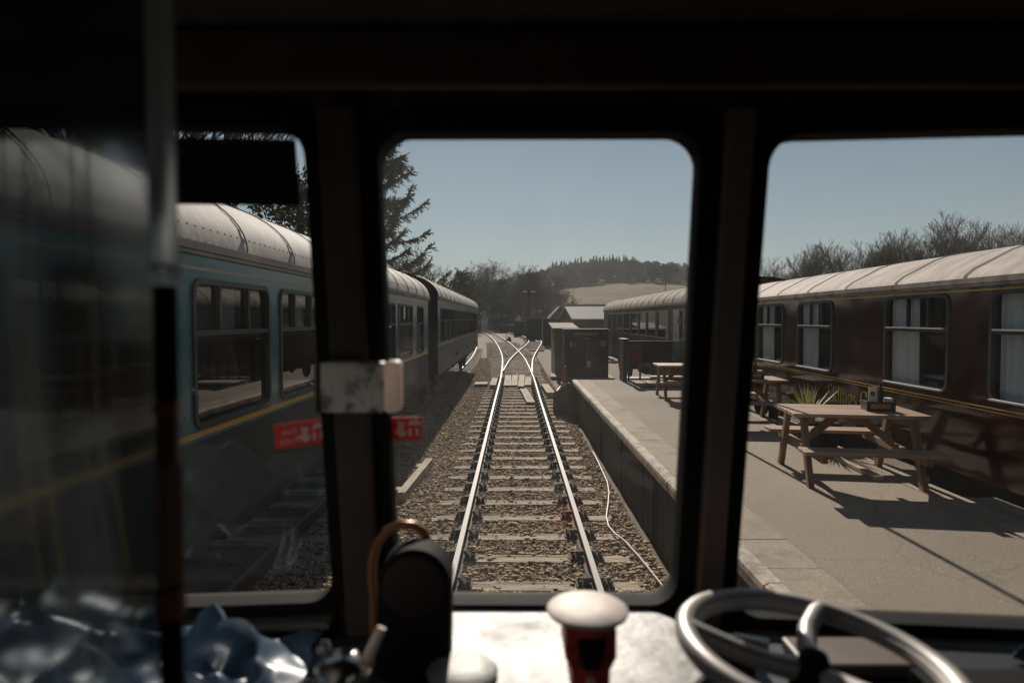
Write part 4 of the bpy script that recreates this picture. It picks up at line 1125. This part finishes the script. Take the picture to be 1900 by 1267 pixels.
# mid-distance trees ahead
tuft_tree('dark evergreen tree just right of the railcar roof end', (gx(858,118),118,-.4), 12.0, 51, 3.6, leaf=.2, n=7500, conical=False)
tuft_tree('narrow evergreen tree farther left of the dark evergreen', (gx(832,128),128,-.4), 9.5, 52, 2.6, leaf=.2, n=4000)
tuft_tree('broad ivy clad tree right of the pale cottage', (gx(930,150),150,-.4), 12.0, 53, 4.2, leaf=.22, n=6000, m='ivy')
mids = ['bare tree behind the dark evergreen', 'round bare tree at the left end of the far tree line', 'bare tree above the pale cottage', 'bare tree above the yard centre',
        'thick bare tree left of the yard lamp', 'bare tree behind the yard lamp', 'low brown bare tree by the rusty van', 'bare tree at the left edge of the dry field']
for i, (px, Y, h) in enumerate(((884,150,14.0),(908,165,17.0),(950,170,15.2),(974,160,14.6),(994,150,13.8),(1014,158,13.2),(880,120,6.5),(1026,190,13))):
    bare_tree(mids[i], (gx(px,Y), Y, -.4), h, 60+i, 'bare trees beyond the yard', levels=5, minr=.034, m='twigfar', kids_=(5,4,4,3), spread=.6, pct=.965)
# the row above the coach roof, right
base = [bare_tree('bare tree', (0,0,0), 12.5, 80+i, 'bare trees along the skyline above the dining coach', minr=.0145, m='twigpale', levels=5, kids_=(6,4,3,3), spread=.46, up=.22, pct=.955) for i in range(4)]
row = [(1446,72,9.6),(1474,75,10.2),(1506,73,10.4),(1536,74,10.6),(1566,72,10.6),(1598,73,10.8),(1628,72,11.0),(1656,70,11.2),(1684,72,11.6),(1712,70,11.9),(1745,66,12.9),(1772,70,12.0),(1806,72,12.4),(1840,72,12.6),(1872,71,12.4),(1904,72,12.8)]
desc = ['leftmost small bare tree beside the pillar', 'second small bare tree from the pillar', 'third bare tree from the pillar', 'fourth bare tree from the pillar',
        'fifth bare tree from the pillar', 'sixth bare tree from the pillar', 'seventh bare tree from the pillar', 'eighth bare tree from the pillar', 'bare tree two left of the tallest one', 'bare tree just left of the tallest one',
        'tallest bare tree on the skyline', 'bare tree just right of the tallest one', 'bare tree two right of the tallest one', 'third bare tree from the right edge', 'second bare tree from the right edge', 'bare tree cut by the right edge']
for i, (px, Y, h) in enumerate(row):
    t = base[i] if i < 4 else copy_tree(base[i % 4])
    t.location = (gx(px,Y), Y, -.4); k = h/12.5; t.scale = (k*1.12, k*1.12, k); t.rotation_euler = (0,0,i*1.9)
    t["label"] = desc[i] + ' above the dining coach roof'

# woods on the hill: reads as one mass
def wood(name, label, pts, m, leaf, per, cone, seed):
    rng = np.random.default_rng(seed); Vs = []
    for (x, y, h, wd) in pts:
        z0 = hill_h(x, y); f = rng.random(per)**.8
        rad = wd*((1-f)*1.0 if cone else np.sqrt(np.maximum(.02, 1-(2*f-1.05)**2)))*np.sqrt(rng.random(per)); a = rng.uniform(0,6.283,per)
        if not cone: f = .15+.85*f
        P = np.stack([x+rad*np.cos(a), y+rad*np.sin(a), z0+f*h], 1)
        d1 = rng.normal(0,1,(per,3))*np.array([1,1,.8 if not cone else .35]); d1 /= np.linalg.norm(d1,axis=1,keepdims=True)
        d2 = np.cross(d1, rng.normal(0,1,(per,3))); d2 /= np.linalg.norm(d2,axis=1,keepdims=True)
        s1 = leaf*rng.uniform(.6,1.6,(per,1)); s1 = s1*(.45+.8*(1-f))[:,None] if cone else s1; s2 = s1*(.4 if cone else .16)
        Vs.append(np.stack([P-d1*s1, P+d2*s2, P+d1*s1, P-d2*s2], 1).reshape(-1,3))
        # trunk
        r = .12; Vs.append(np.array([[x-r,y,z0],[x+r,y,z0],[x+r*.4,y,z0+h*.9],[x-r*.4,y,z0+h*.9],[x,y-r,z0],[x,y+r,z0],[x,y+r*.4,z0+h*.9],[x,y-r*.4,z0+h*.9]]))
    V = np.concatenate(Vs); o = raw_mesh(name, V, np.arange(len(V)).reshape(-1,4), M[m])
    return props(o, label, 'woodland', kind='stuff')
rng = random.Random(5); P = []
for k in range(420):
    Y = rng.uniform(372, 520); px = rng.uniform(800, 1330); x = gx(px, Y)
    P.append((x, Y, rng.uniform(8, 12.5), rng.uniform(2.6, 4.2)))
for k in range(90):
    Y = rng.uniform(225, 262); px = rng.uniform(800, 1030); P.append((gx(px,Y), Y, rng.uniform(7, 11), rng.uniform(2.2, 3.8)))
for k in range(36):
    x = rng.uniform(14, 128); Y = 374+rng.uniform(-4,3); P.append((x, Y, rng.uniform(2, 4), 2.2))
wood('bare_woodland', 'brown leafless woodland covering the far hill', P, 'twigfar', 1.15, 230, False, 9)
P = []
for k in range(44):
    px = 1018 + 158*k/43 + rng.uniform(-2.5, 2.5); Y = rng.uniform(470, 515); P.append((gx(px,Y), Y, rng.uniform(12.5, 17.0), rng.uniform(2.5, 3.5)))
wood('conifer_plantation', 'dark pointed conifers along the crest of the far hill', P, 'needlefar', .85, 700, True, 10)
bare_tree('lone tall bare tree on the hill at the right of the middle window', (gx(1234,300),300,hill_h(gx(1234,300),300)), 14, 99, minr=.06, m='twigfar', levels=5)

# scrub along the yard edge
tuft = []
rng = random.Random(8)
n = 0; Vs = []
nr = np.random.default_rng(3)
for k in range(170):
    Y = rng.uniform(95, 215); x = rng.uniform(-22, 32)
    if (-13 < x < 6 and Y < 165) or x > 9: continue
    m_ = 26; P_ = np.array([x, Y, -.2]) + np.abs(nr.normal(0, 1, (m_,3)))*np.array([1.2,1.2,.75])*np.where(nr.random((m_,3)) < .5, 1, [-1,-1,1])
    d1 = nr.normal(0,1,(m_,3)); d1 /= np.linalg.norm(d1,axis=1,keepdims=True); d2 = np.cross(d1, nr.normal(0,1,(m_,3))); d2 /= np.linalg.norm(d2,axis=1,keepdims=True)
    s1 = .5*nr.uniform(.5,1.5,(m_,1)); Vs.append(np.stack([P_-d1*s1, P_+d2*s1*.25, P_+d1*s1, P_-d2*s1*.25],1).reshape(-1,3))
V = np.concatenate(Vs); props(raw_mesh('yard_scrub', V, np.arange(len(V)).reshape(-1,4), M['twigfar']), 'low brown scrub around the yard and tracks', 'scrub', kind='stuff')

# ================================================================== THE DRIVING CAB
def Yw(x, z):
    return 1.25 - .165*(z-2.13) - .085*max(0, abs(x-.04)-.36)
CT = thing('train_cab', 'dark driving cab front with three rounded windscreens seen from inside', 'train cab', (0,0,0))
mpw = lambda u, v, w_: (u, Yw(u, v) - w_, v)
panes = [(-1.18,-.356,2.112,3.013,.055), (-.243,.328,2.104,3.006,.058), (.432,1.26,2.08,3.0,.06)]
mb = MB()
holed_panel(mb, -1.42, 1.42, 1.2, 3.5, panes, mpw, -.05, 0)
mb.build('front_wall', M['cab'], CT)
plab = ['left hand windscreen', 'middle windscreen', 'right hand windscreen']
for i, h in enumerate(panes):
    u0, u1, v0, v1, r = h
    g = MB(); lo = rrect(u0-.028, u1+.028, v0-.028, v1+.028, r+.028); li = rrect(u0+.006, u1-.006, v0+.006, v1-.006, r-.006)
    g.ring(lo, li, mpw, .022); g.band(lo, mpw, 0, .022); g.band(li, mpw, .022, -.03)
    go = g.build('window_gasket', M['rubber'], CT, smooth=True)
    p = MB(); nx_, nz_ = 10, 6
    lp = rrect(u0-.002, u1+.002, v0-.002, v1+.002, r)
    p.add([mpw(u, v, -.012) for u, v in lp], [tuple(range(len(lp)))])
    po = p.build('windscreen_pane', M['screen' if i == 1 else 'screen_side'], go); po["label"] = plab[i]
# pillars and header, a little proud of the wall
mb = MB()
def wallbox(mb, x0, x1, z0, z1, t0, t1, mi=0):
    c = [(x0,z0),(x1,z0),(x1,z1),(x0,z1)]
    mb.prism(c, t0, t1, mpw, mi)
wallbox(mb, .358, .408, 1.9, 3.035, .002, .04)
mb.build('pillar', M['cabgrey'], CT, bevel=.006)
mb = MB(); wallbox(mb, -.332, -.267, 1.9, 3.035, .002, .05); mb.build('pillar', M['cab'], CT, bevel=.006)
mb = MB(); wallbox(mb, -1.4, 1.4, 3.04, 3.12, .002, .03); wallbox(mb, -1.4, 1.4, 3.13, 3.3, .002, .09); wallbox(mb, -.15,.42,3.31,3.38,.09,.35); mb.build('header_panel', M['cab'], CT, bevel=.006)
mb = MB(); wallbox(mb, .44, 1.38, 3.135, 3.40, .091, .10); mb.build('olive_panel', mat('olive_brown_panel', (.20,.135,.04), .6, var=.3, vscale=2), CT)
mb = MB(); wallbox(mb, -.035, .125, 3.062, 3.10, .031, .035); mb.build('header_label', M['paper'], CT)
# cab shell: floor, roof, sides, back
mb = MB()
mb.box(-1.42,1.42,-2.6,1.16,3.42,3.46); mb.build('cab_roof', M['cab'], CT)
mb = MB(); mb.box(-1.42,1.42,-2.6,1.38,1.14,1.18); mb.build('cab_floor', M['cab'], CT)
for s in (-1, 1):
    mps = lambda u, v, w_, s=s: (s*(1.425+w_), u, v)
    mb = MB(); holed_panel(mb, -2.62, 1.36, 1.14, 3.44, ([(-2.3,-1.5,2.1,3.0,.06), (-1.36,-1.10,2.6,3.3,.06), (-.78,.42,2.05,3.0,.06)] if s < 0 else [(-2.2,-1.25,2.1,3.0,.06), (-1.05,-.15,2.1,3.0,.06)]), mps, .05); mb.build('side_wall', M['cab'], CT)
    for a, b, c_, d_ in ([(-2.3,-1.5,2.1,3.0), (-1.36,-1.10,2.6,3.3), (-.78,.42,2.05,3.0)] if s < 0 else [(-2.2,-1.25,2.1,3.0), (-1.05,-.15,2.1,3.0)]):
        mb = MB(); lp = rrect(a-.005,b+.005,c_-.005,d_+.005,.06); mb.add([mps(u,v,.02) for u,v in lp],[tuple(range(len(lp)))]); mb.build('side_window_pane', M['cglass'], CT)
mb = MB(); mb.box(-1.42,1.42,-2.64,-2.601,1.14,3.46); mb.build('back_wall', M['cab'], CT)
# desk
mb = MB(); mb.box(-1.4,1.4,.62,1.205,2.02,2.06); mb.box(-1.4,1.4,.90,.94,1.19,2.019); mb.build('desk', M['desk'], CT, bevel=.006)
mb = MB(); mb.prism([(-.135,.93),(.25,.93),(.315,1.0),(.315,1.19),(.27,1.238),(-.132,1.238)], 2.061, 2.102, lambda u,v,w_: (u,v,w_)); mb.build('desk_plate', M['deskplate'], CT, bevel=.008)
mb = MB(); wallbox(mb, -.21,.30,2.072,2.094,.024,.05); wallbox(mb, .43,1.3,2.045,2.062,.0,.06); wallbox(mb, -1.2,-.36,2.075,2.09,.0,.06); mb.build('window_sill', mat('worn_sill', (.12,.105,.085), .6, var=.3, vscale=12), CT, bevel=.004)
# sun visor in the left windscreen
mb = MB(); wallbox(mb, -.62, -.366, 2.872, 2.978, .045, .055)
props(mb.build('sun_visor', M['rubber'], bevel=.004), 'black rectangular sun visor hanging across the top of the left windscreen', 'sun visor')
# worn plate on the left pillar
t = thing('pillar_plate', 'worn pale metal plate with pinkish end across the left window pillar', 'metal plate')
a = at_y(592,672,1.08); b = at_y(712,766,1.08)
mb = MB(); mb.box(a.x,b.x,1.08,1.115,b.z,a.z); mb.build('plate', M['plate'], t, bevel=.006)
a = at_y(708,670,1.07); b = at_y(740,767,1.07)
mb = MB(); mb.box(a.x+.002,b.x,1.07,1.12,b.z,a.z); mb.build('end_block', M['opal'], t, bevel=.008)
a = at_y(583,672,1.08); b = at_y(592,768,1.08)
mb = MB(); mb.box(a.x,b.x-.002,1.075,1.12,b.z,a.z); mb.build('end_block', M['alu'], t, bevel=.004)
# red mirrored notices stuck on the glass, read from outside
def text_mesh(txt, size):
    cu = bpy.data.curves.new('t', 'FONT'); cu.body = txt; cu.size = size; cu.resolution_u = 2
    ob = bpy.data.objects.new('t', cu); COL.objects.link(ob)
    dg = bpy.context.evaluated_depsgraph_get(); me = bpy.data.meshes.new_from_object(ob.evaluated_get(dg))
    bpy.data.objects.remove(ob); vs = [(v.co.x, v.co.y) for v in me.vertices]; fs = [tuple(p.vertices) for p in me.polygons]
    bpy.data.meshes.remove(me); bpy.data.curves.remove(cu); return vs, fs
def notice(label, x0, z0, slope, with_text, W_, H_, ux0):
    """(x0,z0) lower left seen from inside; content mirrored"""
    t = thing('warning_sticker', label, 'sticker')
    def mp(u, v, w_): x = x0+u; z = z0+v+slope*u; return (x, Yw(x, z)-w_, z)
    s = MB(); s.prism([(0,0),(W_,0),(W_,H_),(0,H_)], -.006, -.004, mp); s.build('red_sheet', M['sticker'], t)
    g = MB(); wl = -.0035
    ox = ux0
    # dome over two uprights
    dome = [(ox+.031+.013*math.cos(R(a)), .030+.011*math.sin(R(a))) for a in range(0,181,20)]
    g.add([mp(u, v, wl) for u, v in dome], [tuple(range(len(dome)))])
    for dx in (.022, .036): g.add([mp(ox+dx-.0028,.008,wl), mp(ox+dx+.0028,.008,wl), mp(ox+dx+.0028,.024,wl), mp(ox+dx-.0028,.024,wl)], [(0,1,2,3)])
    # flame / hand
    for k, (cx, cz, rx, rz) in enumerate(((.006,.014,.008,.007),(.004,.024,.006,.005),(.008,.031,.004,.006),(.001,.034,.003,.005),(-.003,.018,.004,.004))):
        e = [(ox+cx+rx*math.cos(R(a)), cz+rz*math.sin(R(a))) for a in range(0,360,30)]
        g.add([mp(u, v, wl+.0002*k) for u, v in e], [tuple(range(len(e)))])
    if with_text:
        for txt, zz, sz, xr in (('Fire', .0255, .0175, .043), ('Point', .0075, .0175, .047)):
            vs, fs = text_mesh(txt, sz)
            g.add([mp(xr-u, zz+v, wl) for u, v in vs], fs)
    g.build('white_print', M['stickerwhite'], t)
p = at_y(515,834,1.205)
notice('red mirrored fire point sticker on the left windscreen', p.x, p.z+.003, .13, True, .098, .047, .053)
p = at_y(735,817,1.205)
notice('small red sticker with white symbols on the middle windscreen', p.x-.012, p.z, .03, False, .062, .046, .018)
# gauge on pedestal
t = thing('brake_gauge', 'black round topped gauge housing with a shiny rim on the desk', 'gauge', (-.168,1.03,0))
mb = MB(); mb.lathe([(.056,-.06),(.061,-.055),(.061,.0),(.055,.006)], (0,0,2.236), axis=(0,-1,0), n=36); mb.build('housing', M['rubber'], t, smooth=True)
mb = MB(); mb.torus((0,-.002,2.236), .058, .006, (0,1,0), n=40, k=8); mb.torus((0,.055,2.236), .060, .006, (0,1,0), n=40, k=8); mb.build('bezel', mat('dark_chrome', (.25,.26,.27), .25, 1.0), t, smooth=True)
mb = MB(); mb.lathe([(.052,0),(.052,.003)], (0,-.0065,2.236), axis=(0,-1,0), n=32); d = mb.build('dial', mat('dark_red_dial', (.02,.008,.007), .5), t)
mb = MB(); mb.prism([(-.061,2.236),(.061,2.236),(.058,2.061),(-.066,2.061)], .0, .05, lambda u,v,w_: (u,w_,v)); mb.build('pedestal', M['rubber'], t)
# bent pipe
mb = MB()
pts = [at_y(px, py, 1.10) for px, py in ((694,1110),(690,1075),(691,1040),(700,1006),(718,984),(742,973),(768,975),(788,988),(797,1012))]
pts.append(pts[-1]+Vector((0,-.02,-.03)))
mb.tube([pts[0]+Vector((0,0,-.12))]+pts, .0085, 10)
props(mb.build('bent_pipe', M['amberpipe'], smooth=True), 'orange brown bent pipe arching behind the black gauge', 'pipe')
# brake valve with small handle, left of the gauge
t = thing('brake_valve', 'shiny metal brake valve with knobs and short lever on the desk', 'brake valve', (-.245,.88,0))
mb = MB(); mb.lathe([(.085,2.061),(.085,2.10),(.07,2.135),(.04,2.15),(.028,2.165)], n=28); mb.build('base', M['desk'], t, smooth=True)
mb = MB(); mb.lathe([(.024,2.150),(.038,2.165),(.040,2.180),(.030,2.196),(.012,2.204)], (.0,0,0), n=24); mb.build('cap', M['chrome'], t, smooth=True)
for (x, y, z, r) in ((-.03,.01,2.205,.011), (-.045,-.02,2.165,.012), (-.028,-.01,2.185,.009), (.06,-.05,2.155,.013)):
    mb = MB(); mb.lathe([(r*.3,-r),(r*.8,-r*.6),(r,0),(r*.8,r*.6),(r*.3,r)], (x,y,z), n=12); mb.build('knob', M['chrome'], t, smooth=True)
mb = MB(); mb.tube([(.03,.0,2.185),(.052,.015,2.232)], [.009,.007], 8); mb.build('lever', M['plateend'], t, smooth=True)
# red stand with pale disc
t = thing('red_control_stand', 'red metal stand topped by a pale worn round disc', 'control stand', (.118,1.0,0))
mb = MB(); mb.lathe([(.058,0),(.065,.002),(.066,.006),(.062,.009),(.02,.010)], (0,0,2.205), n=40); mb.build('disc', mat('worn_pale_disc', (.55,.47,.44), .6, .1, var=.14, vscale=14, col2=(.40,.33,.31), c2scale=16), t, smooth=True)
mb = MB(); mb.prism([(-.040,2.204),(.040,2.204),(.040,2.155),(.030,2.135),(.030,2.0),(-.030,2.0),(-.030,2.135),(-.040,2.155)], -.05, .035, lambda u,v,w_: (u,w_,v)); mb.build('body', M['red'], t, bevel=.005)
mb = MB(); mb.prism([(-.022,2.188),(.022,2.188),(.018,2.16),(.010,2.14),(-.010,2.14),(-.018,2.16)], -.054, -.0505, lambda u,v,w_: (u,w_,v)); mb.build('recess', M['rubber'], t)
mb = MB(); mb.prism(rrect(-.008,.008,2.092,2.128,.0075), -.062, -.0505, lambda u,v,w_: (u,w_,v)); mb.build('button', M['plateend'], t, smooth=True)
# round lid lying on the desk plate
mb = MB(); mb.lathe([(.056,2.1025),(.058,2.108),(.052,2.113),(.01,2.115)], (-.085,1.0,0), n=36)
props(mb.build('round_lid', M['deskplate'], smooth=True), 'dull round metal lid lying on the pale desk plate', 'lid')
# handbrake wheel
t = thing('handbrake_wheel', 'worn grey three spoke handwheel at the right of the desk', 'handwheel', (.425,.872,2.205))
t.rotation_euler = (R(0), R(6), 0)
mb = MB(); mb.torus((0,0,0), .178, .0155, n=64, k=14); mb.torus((0,0,-.005), .169, .0115, n=64, k=8); mb.build('rim', M['wheelpaint'], t, smooth=True)
for a in (62, 168, 292):
    q = Vector((math.cos(R(a)), math.sin(R(a)), 0)); nrm = Vector((-q.y, q.x, 0))
    mb = MB(); mb.tube([q*.02+Vector((0,0,-.025)), q*.06+nrm*.012+Vector((0,0,-.018)), q*.11+nrm*.014+Vector((0,0,-.008)), q*.155+nrm*.006, q*.172], [.017,.015,.014,.014,.016], 10)
    mb.build('spoke', M['wheelpaint'], t, smooth=True)
mb = MB(); mb.lathe([(.030,-.05),(.030,-.02),(.022,-.010),(.016,.004),(.006,.008)], n=20); mb.build('hub', M['rubber'], t, smooth=True)
mb = MB(); mb.lathe([(.04,-.14),(.028,-.12),(.024,-.051)], n=16); mb.build('column', M['rubber'], t, smooth=True)
# small controls behind the wheel and at the right of the desk
mb = MB(); mb.box(.64,.90,.93,1.0,2.061,2.115); mb.box(.66,.88,.925,.9295,2.075,2.105)
props(mb.build('control_box', M['rubber'], bevel=.006), 'flat black control box on the desk right of the handwheel', 'control box')
mb = MB(); mb.box(.50,.74,1.06,1.16,2.061,2.085)
props(mb.build('desk_panel', M['cabgrey'], bevel=.006), 'low grey panel on the desk behind the handwheel', 'panel')
t = thing('valve_handle', 'small shiny valve handle on the desk behind the handwheel', 'valve', (.39,1.08,2.061))
mb = MB(); mb.lathe([(.03,0),(.03,.03),(.015,.05)], n=16); mb.build('base', M['darkmetal'], t, smooth=True)
mb = MB(); mb.tube([(-.05,0,.055),(0,0,.06),(.05,-.01,.055)], .010, 8); mb.build('handle', M['chrome'], t, smooth=True)
# crumpled cloths
def facets(nu, nv, k, rng):
    """random heights on a jittered coarse lattice, joined by flat triangles, sampled on a k times finer one"""
    g = np.array([[rng.random() for _ in range(nu+2)] for _ in range(nv+2)])
    U, V = np.meshgrid(np.linspace(0, nu, nu*k+1), np.linspace(0, nv, nv*k+1))
    i = np.minimum(U.astype(int), nu-1); j = np.minimum(V.astype(int), nv-1); fu = U-i; fv = V-j
    a, b, c, d = g[j,i], g[j,i+1], g[j+1,i], g[j+1,i+1]
    flip = ((i*7+j*13) % 3) > 0
    t1 = np.where(fu+fv < 1, a+(b-a)*fu+(c-a)*fv, d+(c-d)*(1-fu)+(b-d)*(1-fv))
    t2 = np.where(fu > fv, a+(b-a)*fu+(d-b)*fv, a+(c-a)*fv+(d-c)*fu)
    return np.where(flip, t1, t2)
def cloth(name, label, x0, x1, y0, y1, zb, amp, m, seed, nu=9, nv=6):
    rng = random.Random(int(seed)); K = 12
    H = facets(nu, nv, K, rng)*.62 + facets(nu*2, nv*2, K//2, rng)*.26 + facets(nu*4, nv*4, K//4, rng)*.12
    for _ in range(1):
        P = np.pad(H, 1, mode='edge'); H = .4*H + .15*(P[:-2,1:-1]+P[2:,1:-1]+P[1:-1,:-2]+P[1:-1,2:])
    nv_, nu_ = H.shape; mb = MB()
    for j in range(nv_):
        for i in range(nu_):
            u, v = i/(nu_-1), j/(nv_-1); e = min(1, 7*min(u, 1-u, v, 1-v)+.1)
            x = x0+(x1-x0)*u; y = y0+(y1-y0)*v
            q = Vector((x*9, y*9, seed))
            x += .045*mnoise.noise(q)+.015*mnoise.noise(q*3); y += .045*mnoise.noise(q+Vector((5,1,2)))+.015*mnoise.noise(q*3+Vector((1,1,1)))
            mb.v.append((x, y, zb + amp*max(.02, H[j,i]*1.5-.3)*e))
    mb.f = [(j*nu_+i, j*nu_+i+1, (j+1)*nu_+i+1, (j+1)*nu_+i) for j in range(nv_-1) for i in range(nu_-1)]; mb.m = [0]*len(mb.f)
    o = mb.build(name, M[m], smooth=True); o.data.set_sharp_from_angle(angle=R(38))
    return props(o, label, 'cloth')
cloth('crumpled_cloth', 'crumpled blue grey plastic cloth heaped on the left of the desk', -1.2, -.365, .60, 1.18, 2.062, .135, 'bluecloth', 4.0, 10, 6)
cloth('crumpled_cloth', 'small crumpled pale blue cloth at the right end of the desk', .93, 1.1, 1.0, 1.13, 2.062, .10, 'bluecloth', 9.0, 4, 3)
# glass partition and pole at the left
PXX = (308-955)/FPX*.55
t = thing('glass_partition', 'dim tinted glass partition left of the grey pole', 'glass partition')
mb = MB(); mb.add([(-1.38,.554,2.02),(PXX-.004,.554,2.02),(PXX-.004,.554,3.40),(-1.38,.554,3.40)], [(0,1,2,3)]); mb.build('pane', M['screen_l'], t)
t = thing('handrail_pole', 'upright pole with frosted clear upper tube and copper coloured joints at the left', 'handrail pole', (PXX,.548,0))
def zat(py): return at_y(308,py,.55).z
def seg(name, y0, y1, r, m):
    mb = MB(); a, b = zat(y1), zat(y0); mb.lathe([(r*.9,a),(r,a+.002),(r,b-.002),(r*.9,b)], n=20); mb.build(name, M[m], t, smooth=True)
seg('upper_tube', -200, 489, .0112, 'frost'); seg('pale_collar', 490, 530, .0125, 'frost'); seg('middle_tube', 531, 744, .0098, 'rubber')
seg('copper_joint', 745, 765, .0115, 'copper'); seg('thin_tube', 766, 845, .0098, 'polebrown'); seg('copper_joint', 846, 856, .0115, 'copper')
seg('lower_tube', 857, 1089, .0105, 'frostbrown'); seg('terracotta_sleeve', 1090, 1142, .0125, 'terracotta'); seg('foot_tube', 1143, 1420, .0095, 'rubber')
for i, (lab_, pts_) in enumerate((('thin yellow reflection streak built as a cord at the far left behind the partition', ((20,640),(32,760),(52,900),(66,1000),(82,1100))),
                                  ('thin yellow reflection streak built as a cord beside the pole behind the partition', ((150,800),(165,880),(190,940),(200,1010),(214,1105))))):
    mb = MB(); pp = [at_y(px, py, .8) for px, py in pts_]; mb.tube([pp[0]+Vector((-.01,0,.9))]+pp+[pp[-1]+Vector((.005,0,-.05))], .0026, 6)
    props(mb.build('yellow_reflection', M['yellowreflection'], smooth=True), lab_, 'reflection')  # yellow streaks of reflection in the partition, added as solid tubes

# ================================================================== HAZE
hz = MB(); hz.box(-900,900,-60,1400,-1.6,75)
hm = bpy.data.materials.new('pale_air'); hm.use_nodes = True
hn = hm.node_tree.nodes; hn.remove(hn["Principled BSDF"])
pv = hn.new("ShaderNodeVolumePrincipled"); pv.inputs["Color"].default_value = (.86,.88,.90,1); pv.inputs["Density"].default_value = .0005
hm.node_tree.links.new(pv.outputs[0], hn["Material Output"].inputs["Volume"])
props(hz.build('haze', hm), 'pale thin haze over the yard and the far hill', 'haze', kind='stuff')
